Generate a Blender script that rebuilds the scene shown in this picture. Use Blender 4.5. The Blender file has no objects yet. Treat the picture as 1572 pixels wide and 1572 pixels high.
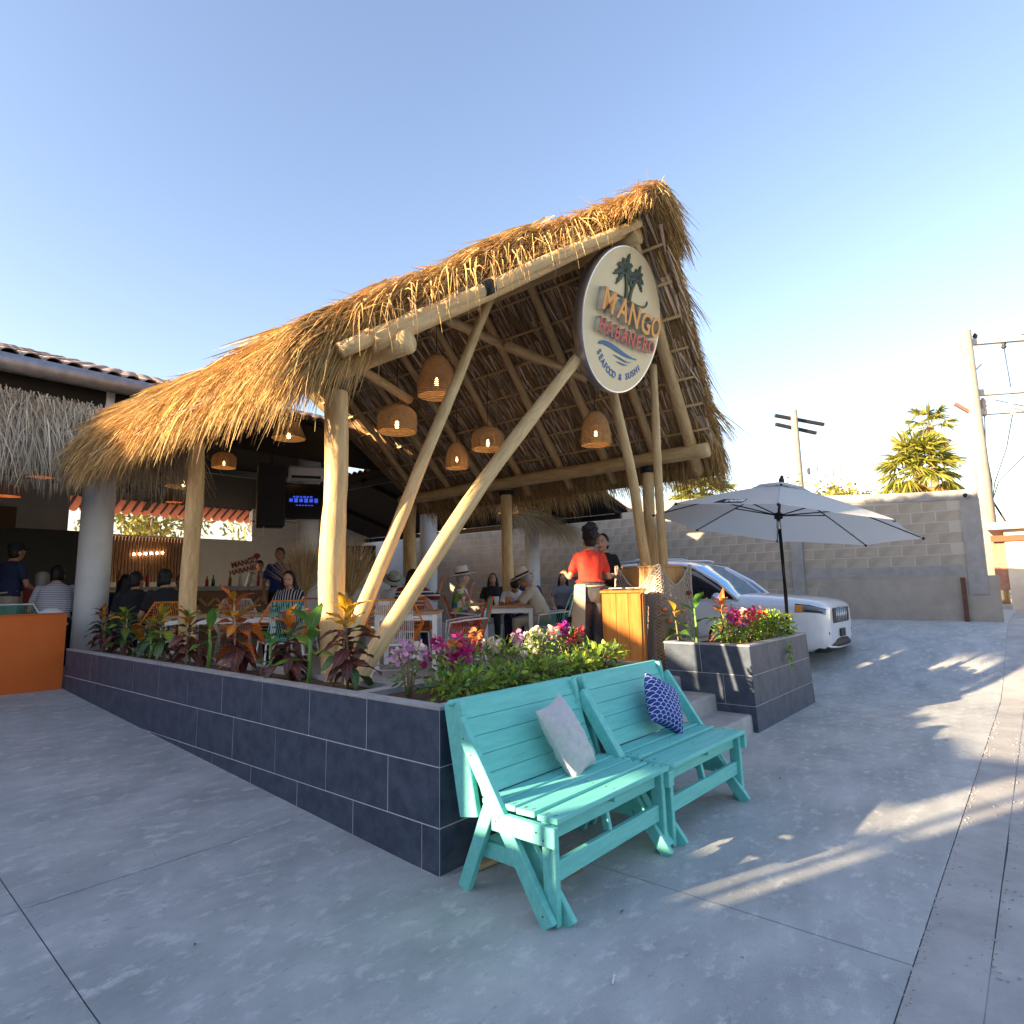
import bpy, bmesh, math, random
import numpy as np
from mathutils import Vector, Matrix, noise
rnd = random.Random(7)
R = math.radians
sc = bpy.context.scene
COL = sc.collection

# ------------------------------------------------------------------ camera
PITCH, ROLL, YAW, CAMH = 0.1349, 0.0161, 0.6969, 1.4535
fw = Vector((math.cos(YAW)*math.cos(PITCH), math.sin(YAW)*math.cos(PITCH), math.sin(PITCH)))
rt = Vector((math.sin(YAW), -math.cos(YAW), 0))
up = rt.cross(fw)
rt2 = rt*math.cos(ROLL) - up*math.sin(ROLL)
up2 = rt*math.sin(ROLL) + up*math.cos(ROLL)
cam_d = bpy.data.cameras.new('camera'); cam = bpy.data.objects.new('camera', cam_d); COL.objects.link(cam)
mw = Matrix((rt2, up2, -fw)).transposed().to_4x4(); mw.translation = (0, 0, CAMH)
cam.matrix_world = mw
cam_d.sensor_width = 36; cam_d.lens = 959.18/1572*36; cam_d.shift_y = -13.1/1572
cam_d.clip_end = 3000; cam_d.clip_start = .05
sc.camera = cam

# ------------------------------------------------------------------ sky, sun, exposure
SUN_AZ, SUN_EL = R(157), R(13.5)
world = bpy.data.worlds.new('World'); sc.world = world; world.use_nodes = True
wn = world.node_tree.nodes; wl = world.node_tree.links
sky = wn.new('ShaderNodeTexSky'); sky.sky_type = 'NISHITA'; sky.sun_disc = False
sky.sun_elevation = SUN_EL; sky.sun_rotation = R(90)-SUN_AZ
sky.altitude = 0; sky.air_density = 1.25; sky.dust_density = 1.0; sky.ozone_density = .7
wb = wn.new('ShaderNodeMixRGB'); wb.blend_type = 'MULTIPLY'; wb.inputs[0].default_value = 1; wb.inputs[2].default_value = (1.0, .97, 1.14, 1)   # white balance of the whole sky
wl.new(sky.outputs[0], wb.inputs[1]); wl.new(wb.outputs[0], wn['Background'].inputs[0]); wn['Background'].inputs[1].default_value = .085
sun_d = bpy.data.lights.new('sun', 'SUN'); sun_d.energy = 5.0; sun_d.angle = R(.55); sun_d.color = (1.0, .77, .48)
sun = bpy.data.objects.new('sun', sun_d); COL.objects.link(sun)
sdir = Vector((math.cos(SUN_AZ)*math.cos(SUN_EL), math.sin(SUN_AZ)*math.cos(SUN_EL), math.sin(SUN_EL)))
sun.rotation_euler = sdir.to_track_quat('Z', 'Y').to_euler()
sc.view_settings.view_transform = 'Standard'; sc.view_settings.look = 'None'
sc.view_settings.exposure = 2.15; sc.view_settings.gamma = 1
sc.cycles.max_bounces = 8; sc.cycles.diffuse_bounces = 6; sc.cycles.transparent_max_bounces = 12
sc.cycles.use_adaptive_sampling = True; sc.cycles.use_denoising = True
sc.cycles.sample_clamp_indirect = 3

# ------------------------------------------------------------------ materials
MATS = {}
def mat(name, col, rough=.75, metal=0., col2=None, scale=6., bump=0., bscale=None, stretch=(1, 1, 1), coords='Object',
        island=0., emit=None, estr=0., spec=.4, lo=.35, hi=.65, detail=6, transl=0., bdist=.01, spots=None, spots2=None):
    if name in MATS: return MATS[name]
    m = bpy.data.materials.new(name); m.use_nodes = True; MATS[name] = m
    nt = m.node_tree; N = nt.nodes; L = nt.links; b = N['Principled BSDF']
    b.inputs['Roughness'].default_value = rough; b.inputs['Metallic'].default_value = metal
    b.inputs['Specular IOR Level'].default_value = spec
    out = None
    def coord(sc_):
        t = N.new('ShaderNodeTexCoord'); mp = N.new('ShaderNodeMapping'); mp.inputs['Scale'].default_value = sc_
        L.new(t.outputs[coords], mp.inputs['Vector']); return mp.outputs[0]
    if col2 is not None:
        nz = N.new('ShaderNodeTexNoise'); nz.inputs['Scale'].default_value = scale; nz.inputs['Detail'].default_value = detail
        nz.inputs['Roughness'].default_value = .65
        L.new(coord(stretch), nz.inputs['Vector'])
        rp = N.new('ShaderNodeValToRGB'); e = rp.color_ramp.elements
        e[0].position = lo; e[1].position = hi; e[0].color = (*col, 1); e[1].color = (*col2, 1)
        L.new(nz.outputs['Fac'], rp.inputs[0]); out = rp.outputs[0]
    for spots in [q for q in (spots, spots2) if q is not None]:      # (scale, threshold, colour): blotchy stains
        n2 = N.new('ShaderNodeTexNoise'); n2.inputs['Scale'].default_value = spots[0]; n2.inputs['Detail'].default_value = 9
        n2.inputs['Roughness'].default_value = .7; L.new(coord(stretch), n2.inputs['Vector'])
        r2 = N.new('ShaderNodeValToRGB'); r2.color_ramp.elements[0].position = spots[1]; r2.color_ramp.elements[1].position = spots[1]+.12
        L.new(n2.outputs['Fac'], r2.inputs[0])
        mx = N.new('ShaderNodeMixRGB'); mx.inputs[2].default_value = (*spots[2], 1)
        if out: L.new(out, mx.inputs[1])
        else: mx.inputs[1].default_value = (*col, 1)
        L.new(r2.outputs[0], mx.inputs[0]); out = mx.outputs[0]
    if island > 0:
        g = N.new('ShaderNodeNewGeometry'); hs = N.new('ShaderNodeHueSaturation')
        mr = N.new('ShaderNodeMapRange'); mr.inputs[3].default_value = 1-island; mr.inputs[4].default_value = 1+island
        L.new(g.outputs['Random Per Island'], mr.inputs[0]); L.new(mr.outputs[0], hs.inputs['Value'])
        mr2 = N.new('ShaderNodeMapRange'); mr2.inputs[3].default_value = .5-island*.04; mr2.inputs[4].default_value = .5+island*.04
        ml = N.new('ShaderNodeMath'); ml.operation = 'MULTIPLY'; ml.inputs[1].default_value = 7.31
        fr = N.new('ShaderNodeMath'); fr.operation = 'FRACT'
        L.new(g.outputs['Random Per Island'], ml.inputs[0]); L.new(ml.outputs[0], fr.inputs[0]); L.new(fr.outputs[0], mr2.inputs[0])
        L.new(mr2.outputs[0], hs.inputs['Hue'])
        if out: L.new(out, hs.inputs['Color'])
        else: hs.inputs['Color'].default_value = (*col, 1)
        out = hs.outputs[0]
    if out: L.new(out, b.inputs['Base Color'])
    else: b.inputs['Base Color'].default_value = (*col, 1)
    if bump > 0:
        nb = N.new('ShaderNodeTexNoise'); nb.inputs['Scale'].default_value = bscale or scale*4; nb.inputs['Detail'].default_value = 8
        L.new(coord(stretch), nb.inputs['Vector']); bp = N.new('ShaderNodeBump'); bp.inputs['Strength'].default_value = bump
        bp.inputs['Distance'].default_value = bdist
        L.new(nb.outputs['Fac'], bp.inputs['Height']); L.new(bp.outputs[0], b.inputs['Normal'])
    if emit: b.inputs['Emission Color'].default_value = (*emit, 1); b.inputs['Emission Strength'].default_value = estr
    if transl > 0:
        tr = N.new('ShaderNodeBsdfTranslucent'); ms = N.new('ShaderNodeMixShader'); ms.inputs[0].default_value = transl
        if out: L.new(out, tr.inputs[0])
        else: tr.inputs[0].default_value = (*col, 1)
        L.new(b.outputs[0], ms.inputs[1]); L.new(tr.outputs[0], ms.inputs[2]); L.new(ms.outputs[0], N['Material Output'].inputs[0])
    return m

# ------------------------------------------------------------------ mesh helpers
def V(*a): return Vector(a)
class MB:
    def __init__(s): s.v = []; s.f = []; s.uv = {}; s.mi = {}; s.cur = 0
    def add(s, vs, fs, uvs=None):
        o = len(s.v); s.v += [tuple(p) for p in vs]
        for i, f in enumerate(fs):
            if uvs: s.uv[len(s.f)] = uvs[i]
            if s.cur: s.mi[len(s.f)] = s.cur
            s.f.append(tuple(o+k for k in f))
        return s
    def box(s, c, d, M=None):
        x, y, z = d[0]/2, d[1]/2, d[2]/2
        vs = [V(a*x, b*y, e*z) for e in (-1, 1) for b in (-1, 1) for a in (-1, 1)]
        if M is not None: vs = [M @ p for p in vs]
        vs = [p+V(*c) for p in vs]
        return s.add(vs, [(0, 2, 3, 1), (4, 5, 7, 6), (0, 1, 5, 4), (2, 6, 7, 3), (0, 4, 6, 2), (1, 3, 7, 5)])
    def bb(s, x0, x1, y0, y1, z0, z1): return s.box(((x0+x1)/2, (y0+y1)/2, (z0+z1)/2), (x1-x0, y1-y0, z1-z0))
    def cbox(s, c, d, b=.004, M=None):
        # box with chamfered edges (24 verts)
        x, y, z = d[0]/2, d[1]/2, d[2]/2; b = min(b, x*.9, y*.9, z*.9)
        bm = bmesh.new(); vs = []
        for sx in (-1, 1):
            for sy in (-1, 1):
                for sz in (-1, 1):
                    vs += [(sx*x, sy*(y-b), sz*(z-b)), (sx*(x-b), sy*y, sz*(z-b)), (sx*(x-b), sy*(y-b), sz*z)]
        idx = {}
        k = 0
        for sx in (-1, 1):
            for sy in (-1, 1):
                for sz in (-1, 1):
                    idx[(sx, sy, sz)] = k; k += 3
        bm.free()
        F = []
        q = lambda a, *o: idx[a]+o[0]
        for sx in (-1, 1): F.append([idx[(sx, a, e)] for a, e in ((-1, -1), (1, -1), (1, 1), (-1, 1))][::sx])
        for sy in (-1, 1): F.append([idx[(a, sy, e)]+1 for a, e in ((-1, -1), (-1, 1), (1, 1), (1, -1))][::sy])
        for sz in (-1, 1): F.append([idx[(a, e, sz)]+2 for a, e in ((-1, -1), (1, -1), (1, 1), (-1, 1))][::sz])
        for sx in (-1, 1):
            for sy in (-1, 1): F.append([idx[(sx, sy, -1)], idx[(sx, sy, 1)], idx[(sx, sy, 1)]+1, idx[(sx, sy, -1)]+1][::-sx*sy])
            for sz in (-1, 1): F.append([idx[(sx, -1, sz)], idx[(sx, 1, sz)], idx[(sx, 1, sz)]+2, idx[(sx, -1, sz)]+2][::sx*sz])
        for sy in (-1, 1):
            for sz in (-1, 1): F.append([idx[(-1, sy, sz)]+1, idx[(1, sy, sz)]+1, idx[(1, sy, sz)]+2, idx[(-1, sy, sz)]+2][::-sy*sz])
        for a, i in idx.items(): F.append([i, i+1, i+2][::a[0]*a[1]*a[2]])
        P = [V(*p) for p in vs]
        if M is not None: P = [M @ p for p in P]
        return s.add([p+V(*c) for p in P], F)
    def beam(s, p0, p1, w, h, upv=(0, 0, 1), b=.004):
        p0, p1 = V(*p0), V(*p1); d = p1-p0; L = d.length; x = d/L; u = V(*upv)
        y = u.cross(x)
        if y.length < 1e-4: y = V(1, 0, 0).cross(x)
        y.normalize(); z = x.cross(y)
        return s.cbox((p0+p1)/2, (L, w, h), b, Matrix((x, y, z)).transposed())
    def tube(s, pts, rad, n=8, caps=True, closed=False, uvlen=True):
        pts = [V(*p) for p in pts]; k = len(pts)
        if not hasattr(rad, '__len__'): rad = [rad]*k
        vs = []; prev = None; acc = 0; lens = []
        for i, p in enumerate(pts):
            if closed: t = pts[(i+1) % k]-pts[i-1]
            else: t = pts[min(i+1, k-1)]-pts[max(i-1, 0)]
            if t.length < 1e-9: t = V(0, 0, 1)
            t.normalize()
            if prev is None:
                a = V(0, 0, 1) if abs(t.z) < .9 else V(1, 0, 0)
                u = a.cross(t).normalized()
            else:
                u = prev-t*prev.dot(t)
                u = u.normalized() if u.length > 1e-6 else V(1, 0, 0).cross(t).normalized()
            prev = u; w = t.cross(u)
            if i: acc += (p-pts[i-1]).length
            lens.append(acc)
            for j in range(n):
                a = 2*math.pi*j/n; vs.append(p+(u*math.cos(a)+w*math.sin(a))*rad[i])
        fs = []; uv = []
        for i in range(k if closed else k-1):
            i2 = (i+1) % k
            for j in range(n):
                j2 = (j+1) % n; fs.append((i*n+j, i*n+j2, i2*n+j2, i2*n+j))
                r = max(rad[i], .001)*6.28/n; l2 = lens[i2] if i2 else acc
                uv.append(((j*r, lens[i]), ((j+1)*r, lens[i]), ((j+1)*r, l2), (j*r, l2)))
        if caps and not closed:
            fs.append(tuple(range(n))[::-1]); uv.append([(.5+.1*math.cos(6.28*j/n), .1*math.sin(6.28*j/n)) for j in range(n)])
            fs.append(tuple((k-1)*n+j for j in range(n))); uv.append([(.9+.1*math.cos(6.28*j/n), .1*math.sin(6.28*j/n)) for j in range(n)])
        return s.add(vs, fs, uv)
    def cyl(s, p0, p1, r0, r1=None, n=16, caps=True): return s.tube([p0, p1], [r0, r0 if r1 is None else r1], n, caps)
    def lathe(s, prof, n=24, c=(0, 0, 0), cap0=False, cap1=False, M=None):
        vs = []
        for r, z in prof:
            for j in range(n):
                a = 2*math.pi*j/n; p = V(r*math.cos(a), r*math.sin(a), z)
                vs.append((M @ p if M is not None else p)+V(*c))
        fs = []
        for i in range(len(prof)-1):
            for j in range(n): fs.append((i*n+j, i*n+(j+1) % n, (i+1)*n+(j+1) % n, (i+1)*n+j))
        if cap0: fs.append(tuple(range(n))[::-1])
        if cap1: fs.append(tuple((len(prof)-1)*n+j for j in range(n)))
        return s.add(vs, fs)
    def ell(s, c, r, n=12, m=8, M=None):
        prof = [(math.sin(math.pi*i/m), -math.cos(math.pi*i/m)) for i in range(m+1)]
        vs = []
        for q, z in prof:
            for j in range(n):
                a = 2*math.pi*j/n; p = V(q*math.cos(a)*r[0], q*math.sin(a)*r[1], z*r[2])
                vs.append((M @ p if M is not None else p)+V(*c))
        fs = []
        for i in range(m):
            for j in range(n):
                f = [i*n+j, i*n+(j+1) % n, (i+1)*n+(j+1) % n, (i+1)*n+j]
                if i == 0: f = [f[0], f[2], f[3]]
                elif i == m-1: f = [f[0], f[1], f[3]]
                fs.append(f)
        return s.add(vs, fs)
    def grid(s, fn, nu, nv, uvs=True):
        vs = [fn(i/nu, j/nv) for j in range(nv+1) for i in range(nu+1)]
        fs = []; uv = []
        for j in range(nv):
            for i in range(nu):
                a = j*(nu+1)+i; fs.append((a, a+1, a+nu+2, a+nu+1))
                uv.append(((i/nu, j/nv), ((i+1)/nu, j/nv), ((i+1)/nu, (j+1)/nv), (i/nu, (j+1)/nv)))
        return s.add(vs, fs, uv)
    def prism(s, poly, fn, t0, t1):
        # poly: 2d points, fn(u,v,t)->3d
        n = len(poly); vs = [fn(u, v, t0) for u, v in poly]+[fn(u, v, t1) for u, v in poly]
        fs = [tuple(range(n))[::-1], tuple(range(n, 2*n))]+[(i, (i+1) % n, n+(i+1) % n, n+i) for i in range(n)]
        return s.add(vs, fs)
    def mesh(s, name, mats, smooth=False):
        used = sorted({i for f in s.f for i in f})
        if len(used) < len(s.v):
            mp_ = {o: k for k, o in enumerate(used)}; s.v = [s.v[i] for i in used]; s.f = [tuple(mp_[i] for i in f) for f in s.f]
        me = bpy.data.meshes.new(name); me.from_pydata(s.v, [], s.f)
        if s.uv:
            lay = me.uv_layers.new(name='UVMap').data; k = 0
            for i, f in enumerate(s.f):
                u = s.uv.get(i)
                for q in range(len(f)):
                    if u: lay[k].uv = u[q]
                    k += 1
        for m in (mats if isinstance(mats, (list, tuple)) else [mats]): me.materials.append(m)
        if s.mi: me.polygons.foreach_set('material_index', [s.mi.get(i, 0) for i in range(len(s.f))])
        if smooth: me.polygons.foreach_set('use_smooth', [True]*len(me.polygons))
        me.update(); return me
    def build(s, name, mats, parent=None, smooth=False, **kw):
        return link(name, s.mesh(name, mats, smooth), parent, **kw)
def link(name, data, parent=None, loc=None, rot=None, local=True):
    o = bpy.data.objects.new(name, data); COL.objects.link(o)
    if parent is not None:
        o.parent = parent
        if not local:     # mesh is in world coordinates
            o.matrix_parent_inverse = (Matrix.Translation(parent.location) @ parent.rotation_euler.to_matrix().to_4x4()).inverted()
    if loc is not None: o.location = loc
    if rot is not None: o.rotation_euler = rot
    return o
def tag(o, label=None, cat=None, group=None, kind=None):
    if label: o['label'] = label
    if cat: o['category'] = cat
    if group: o['group'] = group
    if kind: o['kind'] = kind
    return o
def thing(name, label, cat, loc=(0, 0, 0), rz=0, group=None):
    o = bpy.data.objects.new(name, None); COL.objects.link(o); o.empty_display_size = .1
    o.location = loc; o.rotation_euler = (0, 0, rz); return tag(o, label, cat, group)
def copy_tree(o, parent=None):
    c = o.copy(); COL.objects.link(c)
    if parent: c.parent = parent
    for ch in list(o.children): copy_tree(ch, c)
    return c
def smst(a, b, x):
    t = min(1, max(0, (x-a)/(b-a))); return t*t*(3-2*t)
def nz1(x, y=0., z=0.): return noise.noise((x, y, z))
def log_pts(p0, p1, r0, r1, seed, bend=.03, knob=.10, seg=.14):
    p0, p1 = V(*p0), V(*p1); d = p1-p0; L = d.length; t = d/L; n = max(6, int(L/seg))
    a = V(0, 0, 1) if abs(t.z) < .9 else V(1, 0, 0); u = a.cross(t).normalized(); w = t.cross(u)
    P = []; Rr = []
    for i in range(n+1):
        q = i/n; e = math.sin(math.pi*q)
        P.append(p0+d*q+(u*nz1(q*L*.6, seed, 1)+w*nz1(q*L*.6, seed, 9))*bend*2*e)
        Rr.append((r0+(r1-r0)*q)*(1+knob*nz1(q*L*1.3, seed, 5)+.4*knob*nz1(q*L*5, seed, 3)))
    return P, Rr
def add_log(mb, p0, p1, r0, r1=None, seed=0, n=14, **k):
    P, Rr = log_pts(p0, p1, r0, r0 if r1 is None else r1, seed, **k); o = len(mb.v); mb.tube(P, Rr, n)
    for i in range(o, len(mb.v)):      # lumpy skin
        p = V(*mb.v[i]); mb.v[i] = tuple(p+p.normalized()*0)
    return mb

# ------------------------------------------------------------------ strand ribbons (thatch, brush, grass): one mesh each
def strands(name, roots, dirs, lens, widths, droop, mats, parent=None, seg=3, curl=.15, seed=1, kind='stuff', prof=None):
    g = np.random.default_rng(seed); n = len(roots)
    P = np.array(roots, float); D = np.array(dirs, float); D /= np.linalg.norm(D, axis=1)[:, None]+1e-9
    L = np.array(lens, float); W = np.array(widths, float); dr = np.array(droop, float)
    side = np.cross(D, g.normal(size=(n, 3))); side /= np.linalg.norm(side, axis=1)[:, None]+1e-9
    bend = g.normal(size=(n, 3))*curl
    rows = []
    p = P.copy(); d = D.copy()
    for i in range(seg+1):
        w = W*((1-.85*(i/seg)**1.5) if prof is None else prof[i])*.5
        rows.append(np.stack([p-side*w[:, None], p+side*w[:, None]], 1))
        d = d+bend/seg; d[:, 2] -= dr/seg
        d /= np.linalg.norm(d, axis=1)[:, None]
        p = p+d*(L/seg)[:, None]
    A = np.stack(rows, 1).reshape(n, (seg+1)*2, 3)
    verts = A.reshape(-1, 3)
    base = (np.arange(n)*(seg+1)*2)[:, None, None]
    q = np.array([[2*i, 2*i+1, 2*i+3, 2*i+2] for i in range(seg)])[None]
    faces = (base+q).reshape(-1, 4)
    me = bpy.data.meshes.new(name)
    me.vertices.add(len(verts)); me.vertices.foreach_set('co', verts.ravel())
    me.loops.add(faces.size); me.loops.foreach_set('vertex_index', faces.ravel().astype(np.int32))
    me.polygons.add(len(faces)); me.polygons.foreach_set('loop_start', np.arange(0, faces.size, 4, dtype=np.int32))
    if isinstance(mats, (list, tuple)):
        for m in mats: me.materials.append(m)
        mi = np.repeat(g.integers(0, len(mats), n), seg).astype(np.int32)
        me.polygons.foreach_set('material_index', mi)
    else: me.materials.append(mats)
    me.update(calc_edges=True); me.validate()
    o = bpy.data.objects.new(name, me); COL.objects.link(o)
    if parent:
        o.parent = parent; o.matrix_parent_inverse = (Matrix.Translation(parent.location) @ parent.rotation_euler.to_matrix().to_4x4()).inverted()
    if kind: o['kind'] = kind
    return o

# palette
m_conc = mat('concrete', (.30, .315, .315), .8, col2=(.50, .51, .50), scale=1.7, bump=.6, bscale=75, bdist=.006, spots=(7, .53, (.55, .55, .535)), spots2=(15, .60, (.25, .255, .255)), lo=.3, hi=.7, detail=15, stretch=(1, 1.6, 1))
m_conc2 = mat('concrete_rough', (.32, .31, .305), .9, col2=(.46, .45, .43), scale=2.2, bump=.5, bscale=40, bdist=.006, spots=(8, .62, (.45, .44, .42)))
m_joint = mat('joint_dirt', (.17, .165, .16), .95, col2=(.24, .23, .22), scale=20)
m_rim = mat('cement_rim', (.30, .30, .30), .85, col2=(.42, .41, .40), scale=9, bump=.2)
m_tile = mat('slate_tile', (.036, .052, .082), .5, col2=(.072, .094, .135), scale=9, bump=.2, bscale=90, bdist=.002, spots=(45, .60, (.14, .15, .18)), spots2=(5, .66, (.13, .135, .15)), detail=12)
m_grout = mat('grout', (.62, .63, .66), .9)
m_soil = mat('soil', (.06, .038, .025), .95, col2=(.13, .085, .055), scale=18, bump=1, bscale=40, bdist=.02)
m_log = mat('log_wood', (.50, .325, .14), .6, col2=(.72, .51, .25), scale=5, coords='UV', stretch=(5, .7, 1), bump=.35, bscale=14, bdist=.006, spots=(7, .64, (.30, .18, .085)), spots2=(20, .65, (.20, .125, .06)))
m_band = mat('rubber_band', (.012, .012, .013), .6)
m_thatch = mat('thatch_gold', (.56, .365, .135), .65, island=.45, transl=.12)
m_thatch2 = mat('thatch_brown', (.43, .255, .09), .7, island=.45, transl=.1)
m_thatchg = mat('thatch_grey', (.52, .42, .30), .75, island=.4, transl=.1)
m_thatchg2 = mat('thatch_straw', (.66, .54, .37), .75, island=.35, transl=.1)
m_under = mat('thatch_under', (.64, .49, .34), .8, island=.5)
m_core = mat('thatch_core', (.22, .14, .065), .95, col2=(.34, .23, .11), scale=30)
m_white = mat('white_paint', (.78, .78, .77), .55, col2=(.70, .70, .69), scale=4)
m_wmetal = mat('white_metal', (.80, .80, .80), .35)
m_black = mat('black_metal', (.012, .012, .013), .45)
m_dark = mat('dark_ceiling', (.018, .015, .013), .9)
m_bench = mat('turquoise_paint', (.13, .51, .46), .65, col2=(.20, .64, .575), scale=4, stretch=(1, 7, 7), bump=.4, bscale=14, bdist=.004, spots=(15, .61, (.09, .41, .365)), spots2=(34, .71, (.30, .46, .38)), lo=.28, hi=.72)
m_orange = mat('orange_paint', (.70, .14, .018), .6, col2=(.76, .17, .024), scale=2)
# ================================================================== SETTING
FL = .50                                   # restaurant floor level
def gz(x, y):
    r = .0605*max(0, min(y, 9.2)-2.45-.0)
    r = r*(1-smst(2.4, 5.5, x))
    return r+.72*smst(9.4, 14.8, x)*(1-.0*y)
def patch(x0, x1, y0, y1, dz=0, step=.4, jit=None):
    mb = MB(); nu = max(1, int((x1-x0)/step)); nv = max(1, int((y1-y0)/step))
    def fn(u, v):
        x = x0+(x1-x0)*u; y = y0+(y1-y0)*v
        if jit and (v == 1): y += jit*nz1(x*3, 1.7)+jit*.6*nz1(x*14, 4)
        return (x, y, gz(x, y)+dz)
    return mb.grid(fn, nu, nv)
# far sheet to the horizon
g = MB(); xs = [-900, -300, -100, -40, -20]+[-14+i*.8 for i in range(60)]+[40, 60, 100, 300, 900]; ys = [-900, -300, -100, -40]+[-20+i*.8 for i in range(55)]+[30, 45, 70, 120, 300, 900]
g.add([(x, y, gz(x, y)-.014) for y in ys for x in xs], [(j*len(xs)+i, j*len(xs)+i+1, (j+1)*len(xs)+i+1, (j+1)*len(xs)+i) for j in range(len(ys)-1) for i in range(len(xs)-1)])
ground = tag(g.build('ground', m_joint, smooth=True), kind='structure')
XL = [-6.2, -3.2, -1.2, .875, 2.965, 5.88, 8.9, 12.0, 15.2, 19, 24, 32]; YL = [.52, 3.62, 6.6, 9.6]
for i in range(len(XL)-1):
    for j in range(len(YL)-1):
        if XL[i] > 2.9 and j > 0 and XL[i] < 8: continue
        if XL[i] > 14 and j > 0: continue
        gap = .002
        s_ = patch(XL[i]+gap, XL[i+1]-gap, YL[j]+(gap if j else .0015), YL[j+1]-gap).build('slab', m_conc, ground, smooth=True)
gut = tag(patch(-8, 40, .292, .5185, -.003).build('gutter', m_conc2, smooth=True), kind='structure')
rd = tag(patch(-40, 120, -14, .290, -.006, .5, jit=.008).build('road', m_conc2, smooth=True), kind='structure')
# crumbs and grit along the joint, one cigarette stub
gm = MB(); g_ = random.Random(3)
for k in range(700):
    x = 2+g_.random()*6.5; y = .51+g_.gauss(0, .018) if k % 3 else .29+g_.gauss(0, .05); r = .003+.006*g_.random()**2
    gm.ell((x, y, gz(x, y)+r*.3-.004), (r, r*.8, r*.6), 5, 3)
tag(gm.build('grit', m_conc2), 'loose grey grit along the pavement joint', 'grit', kind='stuff')
cb = MB(); cb.cyl((2.15, 1.355, .005), (2.185, 1.37, .005), .004, n=8); cb.cyl((2.185, 1.37, .005), (2.2, 1.376, .005), .0045, n=8)
tag(cb.build('cigarette_stub', m_white, smooth=True), 'tiny white cigarette stub on the pavement', 'litter')
tw = MB(); tw.tube([(2.62, 2.05, .01), (2.75, 1.98, .012), (2.86, 1.96, .01)], .007, 6)
tag(tw.build('twig', mat('twig_brown', (.28, .15, .07), .8)), 'short brown twig lying under the turquoise benches', 'twig')
wp = MB(); wp.beam((2.5, 2.40, .02), (3.05, 2.33, .02), .05, .025)
tag(wp.build('wood_offcut', mat('raw_board', (.42, .27, .14), .7, col2=(.5, .34, .18), scale=8)), 'raw board offcut lying under the turquoise bench', 'board')

lfm = MB(); g_ = random.Random(12)
for k in range(26):
    x = g_.uniform(-1, 2.3) if k % 3 else g_.uniform(2.4, 8); y = (g_.uniform(2.2, 8) if k % 2 else g_.uniform(1.0, 4)) if x < 2.3 else g_.uniform(.6, 2.2); L_ = g_.uniform(.008, .022); a = g_.uniform(0, 6.28); c_, s_ = math.cos(a)*L_, math.sin(a)*L_; z = gz(x, y)+.004
    lfm.add([(x-c_, y-s_, z), (x+s_*.3, y-c_*.3, z+.006), (x+c_, y+s_, z+.002), (x-s_*.3, y+c_*.3, z+.005)], [(0, 1, 2, 3)])
tag(lfm.build('leaf_litter', mat('dry_leaf', (.20, .14, .085), .8, island=.5)), 'tiny dry leaf scraps scattered over the pavement', 'litter', kind='stuff')
# ---------------- tiled planters
def tiles_on(parent, org, udir, ndir, L, rows, ground_fn, batter=0, thick=.012):
    """rows: (ztop, zbottom, first seam); each tile a mesh of its own"""
    u = V(*udir); n = V(*ndir)
    for (zt, zb, first) in rows:
        cuts = [0]; x = first
        while x < L-.02: cuts.append(x); x += .6
        cuts.append(L)
        for a, b in zip(cuts[:-1], cuts[1:]):
            g0 = min(ground_fn(org[0]+udir[0]*a, org[1]+udir[1]*a), ground_fn(org[0]+udir[0]*b, org[1]+udir[1]*b))-.02
            if zt < g0+.03: continue
            z0 = max(zb, g0); e = .003
            P = [(a+e, z0+e), (b-e, z0+e), (b-e, zt-e), (a+e, zt-e)]
            mb = MB(); t = thick*(1+.12*rnd.random())
            mb.prism(P, lambda p, q, d: V(*org)+u*p+V(0, 0, 1)*(q-org[2])+n*(d+batter*(org[2]-q)), 0, t)
            mb.build('tile', m_tile, parent, local=False)
X0, Y0, ZT = 2.35, 2.486, .836
pl = thing('tiled_planter', 'long planter clad in dark slate tiles along the dining deck', 'planter', (2.6, 3.0, 0))
core = MB()
def core_box(x0, x1, y0, y1, z0, z1): core.bb(x0, x1, y0, y1, z0, z1)
t_ = .012
core_box(X0+.0012, X0+.075, Y0+.0012, 8.77, -.05, ZT-.014)      # outer wall (long side)
core_box(X0+.075, 4.72, Y0+.0012, Y0+.08, -.05, ZT-.014)     # outer wall (short side)
core.build('wall', m_grout, pl, local=False)
rim = MB()
rim.bb(X0-.002, X0+.075, Y0-.002, 8.772, ZT-.012, ZT+.004)
rim.bb(X0+.075, 4.725, Y0-.002, Y0+.08, ZT-.012, ZT+.004)
rim.bb(2.74, 2.845, 3.34, 8.772, FL, ZT)
rim.bb(X0+.075, 2.845, 3.235, 3.34, FL+.02, ZT-.002)
rim.bb(2.845, 4.725, 3.235, 3.32, FL, ZT-.002)
rim.bb(4.64, 4.725, Y0+.08, 3.235, -.05, ZT-.002)
rim.build('rim', m_rim, pl, local=False)
so = MB()
so.grid(lambda u, v: (2.42+.33*u, 3.34+5.43*v, .80+.02*nz1(v*30, u*4)), 4, 60)
so.grid(lambda u, v: (2.42+2.24*u, 2.56+.68*v, .80+.02*nz1(u*20, v*5, 3)), 40, 6)
so.build('soil', m_soil, pl, True, local=False)
h = .3
tiles_on(pl, (X0+t_, Y0, ZT-.012), (0, 1, 0), (-1, 0, 0), 6.285, [(ZT-.012, ZT-h, .618), (ZT-h, ZT-2*h, .419), (ZT-2*h, ZT-3*h, .135)], lambda x, y: gz(x, y))
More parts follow.
